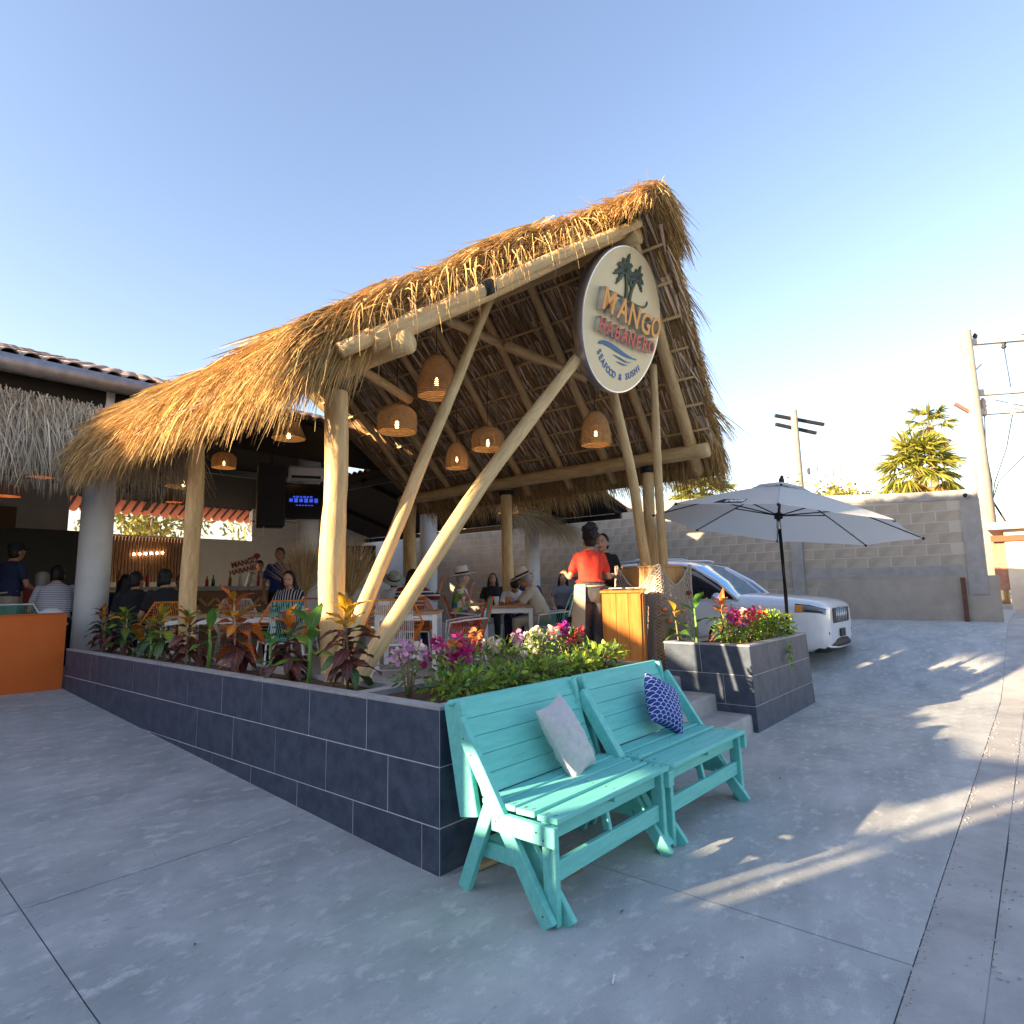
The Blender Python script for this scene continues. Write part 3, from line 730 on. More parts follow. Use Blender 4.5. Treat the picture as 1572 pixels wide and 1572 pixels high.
def ridgecap(n, seed, y0=2.50):
    g = np.random.default_rng(seed); K = 12; m = n//K; cy = y0+(9.3-y0)*g.random(m)**1.25; sg = g.choice([-1., 1.], m); csd = g.normal(0, .25, m); R_ = lambda q: np.repeat(q, K); n = m*K
    y = R_(cy)+g.normal(0, .04, n); x = g.normal(0, .07, n)
    z = RZ0+.31-np.abs(x)*.5+g.uniform(-.05, .05, n)
    d = np.stack([R_(sg)*g.uniform(.6, 1, n), R_(csd)+g.normal(0, .12, n), g.normal(-.22, .14, n)], 1)
    return np.stack([RX+x, np.maximum(y, 2.48), z], 1), d, g.uniform(.25, .5, n), g.uniform(.007, .016, n), g.uniform(.4, 1.1, n)
left.append(ridgecap(6000, 77)); left.append(ridgecap(1500, 78, 2.48))
def noseg(n, seed):
    g = np.random.default_rng(seed); dx = g.uniform(-.35, .45, n); y = g.uniform(2.48, 3.0, n); z = RZ0-SL*np.abs(dx)+g.uniform(.22, .36, n)
    d = np.stack([np.sign(dx)*g.uniform(.5, 1, n), g.normal(-.05, .2, n), g.normal(-.45, .15, n)], 1)
    return np.stack([RX+dx, y, z], 1), d, g.uniform(.2, .4, n), g.uniform(.007, .016, n), g.uniform(.3, .9, n)
left.append(noseg(2600, 79))
A = cat(*left)
strands('thatch', *A, [m_thatch, m_thatch, m_thatch2], pal, 3, .12, 1)
right = [top_strands(1, 9000, 11), fringe(1, 8000, 12, 3.2, 9.4), gable(1, 4200, 13, .45), top_strands(1, 2500, 14, (0, .5), .3, .55)]
A = cat(*right); strands('thatch', *A, [m_thatch, m_thatch2, m_thatch2], pal, 3, .12, 2)
# underside: rows of folded palm leaflets between the battens
for sgn in (1, -1):
    g = np.random.default_rng(20+sgn); rows_ = 15; per = 330; n = rows_*per
    dx = np.repeat(np.linspace(-.05, 2.95, rows_), per)+g.normal(0, .02, n); f = YF[sgn]+.02+SK*np.abs(dx)
    y = f+(9.4-f)*np.tile(np.linspace(0, 1, per), rows_)+g.normal(0, .008, n)
    z = RZ0-SL*dx+.105+g.uniform(-.012, .02, n)
    d = np.stack([sgn*np.full(n, .827), g.normal(.10, .07, n), np.full(n, -.585)], 1)
    strands('leaf_lining', np.stack([RX+sgn*dx, y, z], 1), d, g.uniform(.30, .5, n), g.uniform(.02, .045, n), g.uniform(-.05, .12, n), [m_under, m_under, m_thatch2, m_thatchg], pal, 2, .03, 6+sgn)
# ---- grey thatch awnings of the hall
aw = thing('thatch_awning', 'grey thatch fringe above the orange wall', 'thatch', (-2, 9.3, 3.6))
g = np.random.default_rng(31); n = 15000
x = g.uniform(-1.2, 3.5, n); q = g.random(n)
y = 9.05+.42*q-.35*np.clip(x-2.2, 0, 1.3); z = 3.50+.52*q-.05*np.maximum(0, x-1)+g.uniform(-.05, .06, n)+np.array([.06*nz1(a*1.4, 7) for a in x])
d = np.stack([g.normal(.0, .25, n)+np.array([.35*nz1(a*1.3, 2) for a in x]), g.uniform(-1, -.3, n), g.normal(-.45, .18, n)], 1)
strands('thatch', np.stack([x, y, z], 1), d, g.uniform(.45, .98, n), g.uniform(.008, .018, n), g.uniform(1.2, 2.6, n), [m_thatchg, m_thatchg2, m_thatchg2], aw, 3, .25, 32)
b = MB(); b.add([(-8, 9.12, 3.35), (3.0, 9.12, 3.28), (3.0, 9.55, 3.75), (-8, 9.55, 3.82), (-8, 9.2, 3.2), (3.0, 9.2, 3.15), (3.0, 9.6, 3.6), (-8, 9.6, 3.65)], [(0, 1, 2, 3), (7, 6, 5, 4), (0, 4, 5, 1), (1, 5, 6, 2), (2, 6, 7, 3), (3, 7, 4, 0)])
b.build('thatch_core', m_core, aw, local=False)
aw2 = thing('thatch_awning', 'grey thatch tuft hanging over the far white column', 'thatch', (12, 9.6, 3.3))
n = 4500; g = np.random.default_rng(33); x = g.uniform(10.6, 13.3, n); q = g.random(n)
y = 9.2+.5*q; z = 3.1+.35*q-.22*(x-11.9)*.4
d = np.stack([g.normal(.45, .3, n), g.uniform(-1, -.2, n), g.normal(-.2, .25, n)], 1)
strands('thatch', np.stack([x, y, z], 1), d, g.uniform(.4, .85, n), g.uniform(.010, .02, n), g.uniform(.7, 1.8, n), [m_thatchg, m_thatchg2], aw2, 3, .25, 34)
b = MB(); b.add([(10.6, 9.3, 3.3), (13.2, 9.3, 2.98), (13.2, 9.75, 3.3), (10.6, 9.75, 3.62), (10.6, 9.4, 3.15), (13.2, 9.4, 2.85), (13.2, 9.8, 3.15), (10.6, 9.8, 3.5)], [(0, 1, 2, 3), (7, 6, 5, 4), (0, 4, 5, 1), (1, 5, 6, 2), (2, 6, 7, 3), (3, 7, 4, 0)]); b.build('thatch_core', m_core, aw2, local=False)

# ================================================================== PENDANT LAMPS
m_ratt = mat('rattan', (.52, .34, .16), .6, col2=(.66, .46, .24), scale=25, transl=.12)
m_bulb = mat('bulb_glow', (1, .8, .5), emit=(1, .62, .25), estr=6)
m_cord = mat('black_cord', (.01, .01, .01), .6)
def shade_mesh(prof, H, nring=17, nrib=44):
    """prof(q)->radius for q 0 (bottom)..1 (top); woven from rings and ribs"""
    mb = MB()
    for k in range(nring+1):
        q = k/nring; r = prof(q); z = q*H; P = []
        for j in range(28):
            a = 6.2832*j/28; P.append((r*math.cos(a), r*math.sin(a), z+.0025*nz1(j*.8, k)))
        mb.tube(P, H/nring*.40, 4, False, True)
    for k in range(nrib):
        a = 6.2832*k/nrib; P = [(prof(i/8)*1.005*math.cos(a), prof(i/8)*1.005*math.sin(a), i/8*H) for i in range(9)]
        mb.tube(P, .0028, 3, False)
    return mb.mesh('shade', m_ratt, True)
bell = shade_mesh(lambda q: 1*(.205*math.sqrt(max(0, 1-(q*.93)**2.3))+.012), .46, 21)
drum = shade_mesh(lambda q: .21*(1 if q < .55 else math.sqrt(max(.0, 1-((q-.55)/.47)**2)))+.02, .31)
flat = shade_mesh(lambda q: .24-.09*q, .22, 12)
clay = MB(); clay.lathe([(.15, 0), (.16, .01), (.12, .2), (.1, .26), (.015, .265)], 24); clay_me = clay.mesh('shade', mat('terracotta', (.30, .12, .06), .7), True)
dsk = MB(); dsk.lathe([(.01, .02), (.02, .05), (.016, .09), (.028, .045), (.03, .0), (.02, -.025), (.0, -.034)], 12); bulb_me = dsk.mesh('bulb', m_bulb, True)
def lamp(c, me, H, top, s, label):
    t = thing('pendant_lamp', label, 'lamp', c, 0, 'woven pendant lamps')
    o = link('shade', me, t); o.scale = (s,)*3; o.location = (0, 0, -H*s*.5); o.rotation_euler = (0, 0, rnd.random()*6)
    b = MB(); b.tube([(0, 0, H*s*.5-.06*s), (0, 0, top-c[2])], .004, 6); b.build('cord', m_cord, t)
    o = link('bulb', bulb_me, t); o.location = (0, 0, -.09*s); o.scale = (s*.8,)*3
    pld = bpy.data.lights.new('bulb_light', 'POINT'); pld.energy = .16; pld.color = (1, .55, .22); pld.shadow_soft_size = .03
    plo = bpy.data.objects.new('bulb_light', pld); COL.objects.link(plo); plo.parent = t; plo.location = (0, 0, -.16*s)
L_ = [((4.87, 5.2, 3.93), bell, .46, 4.75, 1.0, 'bell shaped woven lamp hanging highest, above the leaning pole'),
      ((4.67, 5.67, 3.47), drum, .31, 4.55, 1.0, 'drum shaped woven lamp hanging beside the thick main post'),
      ((6.23, 5.63, 3.50), drum, .31, 4.5, .96, 'drum shaped woven lamp hanging between the two leaning poles'),
      ((6.59, 4.12, 3.43), bell, .46, 4.25, .87, 'bell shaped woven lamp hanging below the round sign'),
      ((6.19, 6.19, 3.33), bell, .46, 4.5, .74, 'small bell shaped woven lamp deep under the roof'),
      ((4.86, 8.4, 3.84), flat, .22, 4.7, 1.0, 'shallow woven lamp under the left eave of the thatch'),
      ((4.98, 10.7, 3.75), drum, .31, 4.4, .85, 'woven lamp glowing behind the second wooden post'),
      ((4.25, 10.5, 3.3), flat, .22, 4.3, 1.15, 'wide woven basket lamp beside the white corner column'),
      ((9.2, 7.8, 3.05), drum, .31, 4.2, .9, 'orange glowing lamp low behind the crossing poles')]
for a in L_: lamp(*a)
for (c, lb) in (((2.45, 10.9, 3.15), 'terracotta pot lamp left of the white corner column'), ((4.9, 12.5, 3.18), 'terracotta pot lamp right of the white corner column'), ((1.9, 10.0, 2.72), 'terracotta pot lamp at the far left edge')):
    t = thing('pot_lamp', lb, 'lamp', c, 0, 'terracotta pot lamps'); link('shade', clay_me, t)
    b = MB(); b.tube([(0, 0, .26), (0, 0, 4.2-c[2])], .004, 6); b.build('cord', m_cord, t); o = link('bulb', bulb_me, t); o.location = (0, 0, .1)
for (c, lb) in (((2.05, 10.6, 3.05), 'black ceiling fan beside the kitchen at far left'), ((4.3, 12.9, 3.35), 'black ceiling fan behind the white corner column'), ((7.2, 12.8, 3.0), 'black ceiling fan in front of the sky gap')):
    t = thing('ceiling_fan', lb, 'fan', c, rnd.random(), 'ceiling fans')
    b = MB(); b.cyl((0, 0, .1), (0, 0, 4.3-c[2]), .015, n=8); b.build('rod', m_black, t); b = MB(); b.lathe([(.02, .16), (.09, .1), (.1, .0), (.03, -.05)], 16, cap1=True); b.build('motor', m_black, t, True)
    for k in range(4):
        b = MB(); b.box((.38, 0, .03), (.58, .12, .012), Matrix.Rotation(.15, 3, 'X')); o = b.build('blade', m_black, t); o.rotation_euler = (0, 0, k*math.pi/2)

# ================================================================== ROUND SIGN
TL = R(16); SC = V(5.54, 3.07, 4.2)
sgn_t = thing('round_sign', 'round cream sign with palms hanging in the gable', 'sign', SC)
sgn_t.rotation_euler = (0, 0, 0)
nS = V(0, -math.cos(TL), -math.sin(TL)); vS = V(0, -math.sin(TL), math.cos(TL)); uS = V(1, 0, 0)
MS = Matrix((uS, vS, nS)).transposed()          # local (u, v, out) -> world offset
def sp_(u, v, t): return MS @ V(u, v, t)
m_cream = mat('sign_cream', (.70, .56, .32), .45, col2=(.76, .63, .40), scale=1.2)
m_chrome = mat('brushed_steel', (.62, .62, .66), .28, .9)
b = MB(); nn = 72; b.add([sp_(.73*math.cos(6.2832*j/nn), .73*math.sin(6.2832*j/nn), .0) for j in range(nn)], [tuple(range(nn))]); b.build('face', m_cream, sgn_t)
b = MB(); pr = [(.722, -.002), (.738, .006), (.742, .0), (.742, -.11), (.70, -.115)]
b.add([sp_(r*math.cos(6.2832*j/nn), r*math.sin(6.2832*j/nn), t) for r, t in pr for j in range(nn)], [(i*nn+j, i*nn+(j+1) % nn, (i+1)*nn+(j+1) % nn, (i+1)*nn+j) for i in range(len(pr)-1) for j in range(nn)]+[tuple(4*nn+j for j in range(nn))])
b.build('rim', m_chrome, sgn_t, True)
mS4 = MS.to_4x4()
def letter(ch, u, v, h, rot, m, ext, out, width=None, bold=.02, name='letter'):
    cu = bpy.data.curves.new(name, 'FONT'); cu.body = ch; cu.size = h/.72; cu.align_x = 'CENTER'; cu.extrude = ext/2; cu.offset = bold*h
    cu.resolution_u = 3; cu.fill_mode = 'BOTH'; cu.materials.append(m)
    o = bpy.data.objects.new(name, cu); COL.objects.link(o); o.parent = sgn_t
    S = Matrix.Diagonal((width or 1, 1, 1, 1))
    o.matrix_local = mS4 @ Matrix.Translation((u, v, out)) @ Matrix.Rotation(rot, 4, 'Z') @ S
    return o
m_mang = mat('letter_orange', (.80, .33, .045), .45); m_haba = mat('letter_red', (.62, .075, .04), .45); m_blue = mat('letter_blue', (.02, .14, .36), .5)
m_side = mat('letter_steel', (.66, .66, .68), .3, .85)
for ch, u, v, hh, wd, ro in (('M', -.435, -.035, .215, 1.0, .02), ('A', -.165, -.035, .215, .92, 0), ('N', .06, -.035, .225, .95, .02), ('G', .315, -.03, .22, .95, .05), ('O', .53, -.01, .22, .82, .08)):
    letter(ch, u, v, hh, ro, m_side, .07, .04, wd, .03, 'letter_side'); letter(ch, u, v, hh, ro, m_mang, .004, .079, wd, .03)
xs_ = np.linspace(-.445, .545, 8)
for k, ch in enumerate('HABANERO'):
    u = xs_[k]; v = -.235+.055*(k/7)**2
    letter(ch, u, v, .135, .03+.08*k/7, m_side, .055, .032, .92, .035, 'letter_side'); letter(ch, u, v, .135, .03+.08*k/7, m_haba, .004, .063, .92, .035)
txt = 'SEAFOOD & SUSHI'
for k, ch in enumerate(txt):
    if ch == ' ': continue
    a = -2.33+1.62*k/(len(txt)-1); rr = .58
    letter(ch, rr*math.cos(a)+.045, rr*math.sin(a)-.015, .07, a+math.pi/2, m_blue, .004, .004, 1, .02)
def stroke(pts, wds, out, th, m, name):
    mb = MB(); L = []; Rr = []
    for i, (u, v) in enumerate(pts):
        a = pts[max(0, i-1)]; c = pts[min(len(pts)-1, i+1)]; d = V(c[0]-a[0], c[1]-a[1]).normalized() if a != c else V(1, 0); n = V(-d.y, d.x)
        L.append((u+n.x*wds[i], v+n.y*wds[i])); Rr.append((u-n.x*wds[i], v-n.y*wds[i]))
    k = len(pts)
    vs = [sp_(*p, out+th) for p in L+Rr]+[sp_(*p, out) for p in L+Rr]
    fs = [(i, i+1, k+i+1, k+i) for i in range(k-1)]+[(2*k+i+1, 2*k+i, i, i+1) for i in range(k-1)]+[(3*k+i, 3*k+i+1, k+i+1, k+i) for i in range(k-1)]
    mb.add(vs, fs); return mb.build(name, m, sgn_t)
def bez(p, n=14):
    out = []
    for i in range(n+1):
        t = i/n; q = [V(*x) for x in p]
        while len(q) > 1: q = [a.lerp(b_, t) for a, b_ in zip(q[:-1], q[1:])]
        out.append((q[0].x, q[0].y))
    return out
P = bez([(-.37, -.335), (-.30, -.27), (-.05, -.30), (.10, -.34), (.37, -.305)]); stroke(P, [.006+.016*math.sin(math.pi*min(1, i/14+.08))**.7 for i in range(15)], .002, .01, m_blue, 'wave')
P = bez([(-.08, -.375), (.05, -.365), (.15, -.40), (.29, -.36)]); stroke(P, [.001+.007*math.sin(math.pi*i/14) for i in range(15)], .002, .008, m_blue, 'wave')
P = bez([(.0, -.425), (.1, -.415), (.15, -.43), (.235, -.40)]); stroke(P, [.001+.006*math.sin(math.pi*i/14) for i in range(15)], .002, .008, m_blue, 'wave')
m_palmd = mat('sign_palm_green', (.02, .045, .03), .5); m_palmt = mat('sign_palm_trunk', (.045, .055, .012), .5)
stroke(bez([(-.54, .172), (-.3, .2), (-.1, .215), (.05, .22), (.2, .19), (.33, .22), (.38, .28), (.35, .325)]), [.004+.008*math.sin(math.pi*i/14) for i in range(15)], .002, .012, m_palmt, 'ground_line')
stroke(bez([(-.065, .21), (-.07, .3), (-.12, .38), (-.17, .45)]), [.026-.015*i/14 for i in range(15)], .002, .016, m_palmt, 'palm_trunk')
stroke(bez([(.005, .22), (-.01, .32), (.03, .4), (.07, .46)]), [.022-.012*i/14 for i in range(15)], .002, .016, m_palmt, 'palm_trunk')
for (cu_, cv_, s) in ((-.175, .455, 1.0), (.072, .465, .78)):
    for a, L2, dr in ((1.45, .19, .0), (.85, .17, .03), (.25, .17, .05), (2.15, .16, .03), (2.75, .17, .05), (3.45, .20, .03), (-.45, .19, .03), (4.1, .2, .0)):
        p0 = (cu_, cv_); p1 = (cu_+math.cos(a)*L2*.5*s, cv_+(math.sin(a)*L2*.5+.03)*s); p2 = (cu_+math.cos(a)*L2*s, cv_+(math.sin(a)*L2-dr)*s)
        stroke(bez([p0, p1, p2], 9), [(.004+.024*math.sin(math.pi*min(1, (i+.6)/10)))*s*(1.25 if i % 2 else .65) for i in range(10)], .003, .012, m_palmd, 'palm_frond')
for u in (-.25, .25):
    b = MB(); q0 = SC+sp_(u, .69, -.06); b.tube([q0, (5.4+u*.4, q0.y+.1, 4.95)], .008, 6); b.build('hanger', m_chrome, sgn_t, local=False)
# ================================================================== BENCHES
def bench(loc, rz, L, label, onewide):
    t = thing('picnic_bench', label, 'bench', loc, rz, 'turquoise benches'); m = m_bench
    def bm_(name, *bs, **k):
        mb = MB()
        for a in bs: mb.beam(*a[:2], a[2], a[3], a[4] if len(a) > 4 else (0, 0, 1), k.get('b', .004))
        return mb.build(name, m, t)
    T = .036
    for sx in (0, 1):
        x = .035 if sx == 0 else L-.035; o = -1 if sx == 0 else 1
        U = (1, 0, 0)
        # boards in the side plane: beam(w = across y/z, h = along x) with up = x
        bm_('leg', ((x, .055, .0), (x, .065, .42), .072, T, U))                       # front leg
        bm_('diagonal_brace', ((x+o*.038, .045, .005), (x+o*.038, .60, .80), .074, T, U))
        i_ = bm_('inner_brace', ((x-o*.04, -.01, .0), (x-o*.04, .34, .43), .07, T*.9, U))
        bm_('upright', ((x+o*.001, .555, .34), (x+o*.001, .672, .875), .125, T, U))
        bm_('rear_leg', ((x-o*.0, .42, .42), (x, .60, .0), .07, T, U))
        bm_('seat_rail', ((x+o*.037, .0, .375), (x+o*.037, .37, .375), .085, T*.95, U))
        bm_('lower_rail', ((x-o*.038, .20, .20), (x-o*.038, .56, .20), .075, T*.9, U))
    ys = [(.0, .118), (.130, .112), (.244, .104), (.350, .104)] if not onewide else [(-.005, .20), (.215, .11), (.335, .115)]
    for k, (y, w) in enumerate(ys):
        mb = MB(); z = .437+.02*y; mb.cbox((L/2+rnd.uniform(-.004, .004), y+w/2, z), (L-.01-.012*(k % 2), w-.003, .026), .004, Matrix.Rotation(R(-2), 3, 'X')); mb.build('seat_plank', m, t)
    a = V(0, .47, .45); b_ = V(0, .655, .875); d = (b_-a); n = 5
    for k in range(n):
        p = a+d*((k+.5)/n); mb = MB(); mb.cbox((L/2+rnd.uniform(-.003, .003), p.y, p.z), (L-.08, .022, d.length/n-.0018), .002, Matrix.Rotation(-math.atan2(d.y, d.z), 3, 'X')); mb.build('back_plank', m, t)
    mb = MB(); mb.cbox((L/2, .672, .872), (L-.0, .05, .03), .01); mb.build('top_rail', m, t)
    bm_('front_apron', ((.06, .075, .375), (L-.06, .075, .375), .024, .075))
    bm_('stretcher', ((.055, .062, .205), (L-.055, .062, .205), .03, .085))
    bm_('rear_stretcher', ((.05, .50, .2), (L-.05, .50, .2), .03, .07))
    bm_('strut', ((L*.52, .13, .42), (L*.50, .08, .24), .04, .03, (1, 0, 0)))
    bm_('batten', ((L*.5, .02, .405), (L*.5, .46, .405), .05, .028))
    nm = MB()
    for k, (y, w) in enumerate(ys):
        for xx in (.035, .05, L-.05, L-.035, L*.5):
            for yy in (.3, .7): nm.lathe([(.0045, 0), (.0045, .0012), (0, .0014)], 7, (xx+rnd.uniform(-.004, .004), y+w*yy, .4505+.02*y))
    for k in range(n):
        p = a+d*((k+.5)/n)
        for xx in (.065, L-.065): nm.ell((xx, p.y-.0135, p.z+rnd.uniform(-.02, .02)), (.0045, .003, .0045), 7, 4)
    for xx in (-.0225, L+.0225):
        for (yy, zz) in ((.07, .05), (.06, .36), (.1, .385), (.34, .38), (.32, .40), (.5, .65), (.55, .72)): nm.ell((xx, yy, zz), (.003, .0045, .0045), 7, 4)
    tag(nm.build('nail_heads', mat('nail_rust', (.10, .11, .10), .6), t), kind='stuff')
    return t
bench((2.315, 1.715, 0), R(-.8), 1.06, 'turquoise slatted bench holding the grey pillow, nearest the planter corner', False)
bench((3.405, 1.70, 0), R(-1.2), 1.08, 'turquoise slatted bench holding the blue pillow, beside the steps', True)
def pillow(name, label, c, M, w, h, T, m, wr, seed):
    mb = MB(); n = 34
    def side(sg):
        def fn(u, v):
            a, b = 2*u-1, 2*v-1; e = (max(0, 1-abs(a)**2.6)*max(0, 1-abs(b)**2.6))**.55
            pin = 1-.10*(1-abs(a)**2)*abs(b)**3; pin2 = 1-.10*(1-abs(b)**2)*abs(a)**3
            x = a*w/2*pin2; y = b*h/2*pin
            t = T*e*(1+.0) + wr*e*(nz1(a*2.2+seed, b*7)+.6*nz1(a*5, b*14+seed))*(1-.6*u)
            return V(*c)+M @ V(x, y, sg*t)
        return fn
    mb.grid(side(1), n, n); mb.grid(side(-1), n, n)
    o = mb.build(name, m, smooth=True); return tag(o, label, 'pillow')
def frame(xd, yd):
    x = V(*xd).normalized(); z = x.cross(V(*yd)).normalized(); y = z.cross(x); return Matrix((x, y, z)).transposed()
lean = V(0, .42, .9).normalized()
m_pg = mat('grey_linen', (.50, .49, .50), .9, col2=(.56, .55, .56), scale=40, bump=.15, bscale=300, bdist=.001)
def rot_in(a): return (V(1, 0, 0)*math.cos(a)+lean*math.sin(a), -V(1, 0, 0)*math.sin(a)+lean*math.cos(a))
xa, ya = rot_in(R(14)); pillow('throw_pillow', 'crumpled pale grey pillow leaning on the nearer bench', (2.955, 2.105, .63), frame(xa, ya), .27, .43, .075, m_pg, .016, 1)
m_pb = bpy.data.materials.new('scallop_blue'); m_pb.use_nodes = True
nt = m_pb.node_tree; N = nt.nodes; L = nt.links; bs = N['Principled BSDF']; bs.inputs['Roughness'].default_value = .85
def mth(op, a, b=None, c=None):
    n = N.new('ShaderNodeMath'); n.operation = op
    for i, q in enumerate((a, b, c)):
        if q is None: continue
        if isinstance(q, (int, float)): n.inputs[i].default_value = q
        else: L.new(q, n.inputs[i])
    return n.outputs[0]
tc = N.new('ShaderNodeTexCoord'); sx = N.new('ShaderNodeSeparateXYZ'); L.new(tc.outputs['UV'], sx.inputs[0])
u = mth('MULTIPLY', sx.outputs[0], 8); v = mth('MULTIPLY', sx.outputs[1], 13)
line = None
for k in (0,):
    vv = mth('SUBTRACT', v, float(k)); row = mth('FLOOR', vv); fv = mth('ADD', mth('SUBTRACT', vv, row), float(k) if False else 0.0)
    uu = mth('ADD', u, mth('MULTIPLY', mth('MODULO', mth('ABSOLUTE', row), 2.0), .5)); fu = mth('SUBTRACT', mth('FRACT', uu), .5)
    fy = mth('MULTIPLY', fv, .62); dd = mth('SQRT', mth('ADD', mth('MULTIPLY', fu, fu), mth('MULTIPLY', fy, fy)))
    ln = mth('LESS_THAN', mth('ABSOLUTE', mth('SUBTRACT', dd, .5)), .05)
    line = ln if line is None else mth('MAXIMUM', line, ln)
mx = N.new('ShaderNodeMixRGB'); mx.inputs[1].default_value = (.012, .04, .25, 1); mx.inputs[2].default_value = (.55, .62, .78, 1)
L.new(line, mx.inputs[0]); L.new(mx.outputs[0], bs.inputs['Base Color'])
xa, ya = rot_in(R(-28)); pillow('throw_pillow', 'navy blue pillow with white scallop pattern leaning on the bench by the steps', (4.09, 2.085, .645), frame(xa, ya), .34, .36, .085, m_pb, .006, 4)

# ================================================================== PLANTS
def leafmat(name, base, vein, fine=.5, rib=.035, edge=None):
    m = bpy.data.materials.new(name); m.use_nodes = True; nt = m.node_tree; N = nt.nodes; L = nt.links; b = N['Principled BSDF']; b.inputs['Roughness'].default_value = .38
    def mth(op, a, b_=None):
        n = N.new('ShaderNodeMath'); n.operation = op
        for i, q in enumerate((a, b_)):
            if q is None: continue
            if isinstance(q, (int, float)): n.inputs[i].default_value = q
            else: L.new(q, n.inputs[i])
        return n.outputs[0]
    tc = N.new('ShaderNodeTexCoord'); s = N.new('ShaderNodeSeparateXYZ'); L.new(tc.outputs['UV'], s.inputs[0])
    a = mth('ABSOLUTE', mth('SUBTRACT', s.outputs[0], .5))
    ribm = mth('LESS_THAN', a, rib)
    nzz = N.new('ShaderNodeTexNoise'); nzz.inputs['Scale'].default_value = 3.; L.new(tc.outputs['UV'], nzz.inputs['Vector'])
    sv = mth('GREATER_THAN', mth('SINE', mth('ADD', mth('MULTIPLY', mth('SUBTRACT', s.outputs[1], mth('MULTIPLY', a, .55)), 52.), mth('MULTIPLY', nzz.outputs['Fac'], 3.))), 1-fine)
    mk = mth('MAXIMUM', ribm, sv)
    oi = N.new('ShaderNodeObjectInfo'); hs = N.new('ShaderNodeHueSaturation'); mr = N.new('ShaderNodeMapRange'); mr.inputs[3].default_value = .65; mr.inputs[4].default_value = 1.35
    L.new(oi.outputs['Random'], mr.inputs[0]); L.new(mr.outputs[0], hs.inputs['Value'])
    mx = N.new('ShaderNodeMixRGB'); mx.inputs[1].default_value = (*base, 1); mx.inputs[2].default_value = (*vein, 1); L.new(mk, mx.inputs[0])
    L.new(mx.outputs[0], hs.inputs['Color']); L.new(hs.outputs[0], b.inputs['Base Color'])
    tr = N.new('ShaderNodeBsdfTranslucent'); L.new(hs.outputs[0], tr.inputs[0]); ms = N.new('ShaderNodeMixShader'); ms.inputs[0].default_value = .25
    L.new(b.outputs[0], ms.inputs[1]); L.new(tr.outputs[0], ms.inputs[2]); L.new(ms.outputs[0], N['Material Output'].inputs[0])
    return m
lm = {'gy': leafmat('croton_green', (.10, .23, .04), (.42, .40, .05), .35), 'red': leafmat('croton_red', (.36, .045, .025), (.62, .28, .05), .4),
      'dark': leafmat('croton_purple', (.10, .042, .04), (.38, .11, .08), .12), 'yel': leafmat('croton_yellow', (.62, .40, .03), (.45, .15, .03), .12),
      'org': leafmat('croton_orange', (.45, .12, .025), (.60, .38, .05), .4), 'green': leafmat('broad_green', (.085, .24, .035), (.16, .34, .07), .06, .05), 'dkg': leafmat('deep_green', (.06, .14, .04), (.20, .28, .08), .1)}
def leafshape(L, W, arch, m, fold=.25, nv=7):
    mb = MB()
    def fn(u, v):
        a = u*2-1; w = W*.5*(math.sin(math.pi*min(1, v**.85*.97+.02))**.8); x = a*w
        return (x, L*(v-.12*arch*v*v), L*(-arch*.55*v*v)+abs(x)*fold+.012*math.sin(v*9+a*2)*abs(a))
    return mb.grid(fn, 4, nv).mesh('leaf', m, True)
LEAF = {k: [leafshape(.19, .062+.012*i, .35+.35*i, m) for i in range(3)] for k, m in lm.items()}
BROAD = [leafshape(.30, .095, .5+.4*i, lm['green'], .2, 9) for i in range(2)]
m_stem = mat('plant_stem', (.20, .14, .085), .8, col2=(.28, .2, .13), scale=20); m_gst = mat('green_stem', (.16, .30, .06), .6); m_stake = mat('cane_stake', (.40, .27, .15), .7)
def put_leaf(me, parent, p, az, el, s, roll=0):
    o = link('leaf', me, parent); o.location = p; o.scale = (s,)*3
    o.rotation_euler = (Matrix.Rotation(az-math.pi/2, 3, 'Z') @ Matrix.Rotation(el, 3, 'X') @ Matrix.Rotation(roll, 3, 'Y')).to_euler()
    return o
def croton(x, y, h, n, top, mid, low, label, z=.80, sc=1., seed=0, group='croton shrubs in the long planter', stake=True):
    g = random.Random(seed*31+7); t = thing('croton_plant', label, 'plant', (x, y, z), 0, group)
    mb = MB(); lean = (g.uniform(-.06, .06), g.uniform(-.06, .06)); mb.tube([(0, 0, -.02), (lean[0]*.5, lean[1]*.5, h*.45), (lean[0], lean[1], h*.86)], [.011, .009, .006], 7); mb.build('stem', m_stem, t, True)
    if stake: mb = MB(); q = (g.uniform(-.05, .05), g.uniform(-.04, .04)); mb.tube([(q[0], q[1], -.02), (q[0]*.4+lean[0]*.7, q[1]*.4+lean[1]*.7, h*.9)], .008, 6); mb.build('stake', m_stake, t, True)
    for i in range(n):
        q = i/(n-1); zz = h*(.22+.66*q); az = i*2.4+g.uniform(-.3, .3); el = R(-22+92*q**1.5+g.uniform(-14, 14))
        kind = g.choice(top if q > .72 else (mid if q > .38 else low))
        put_leaf(LEAF[kind][g.randrange(3)], t, (lean[0]*q, lean[1]*q, zz), az, el, sc*g.uniform(.8, 1.25)*(1.08-.25*q*q), g.uniform(-.3, .3))
    return t
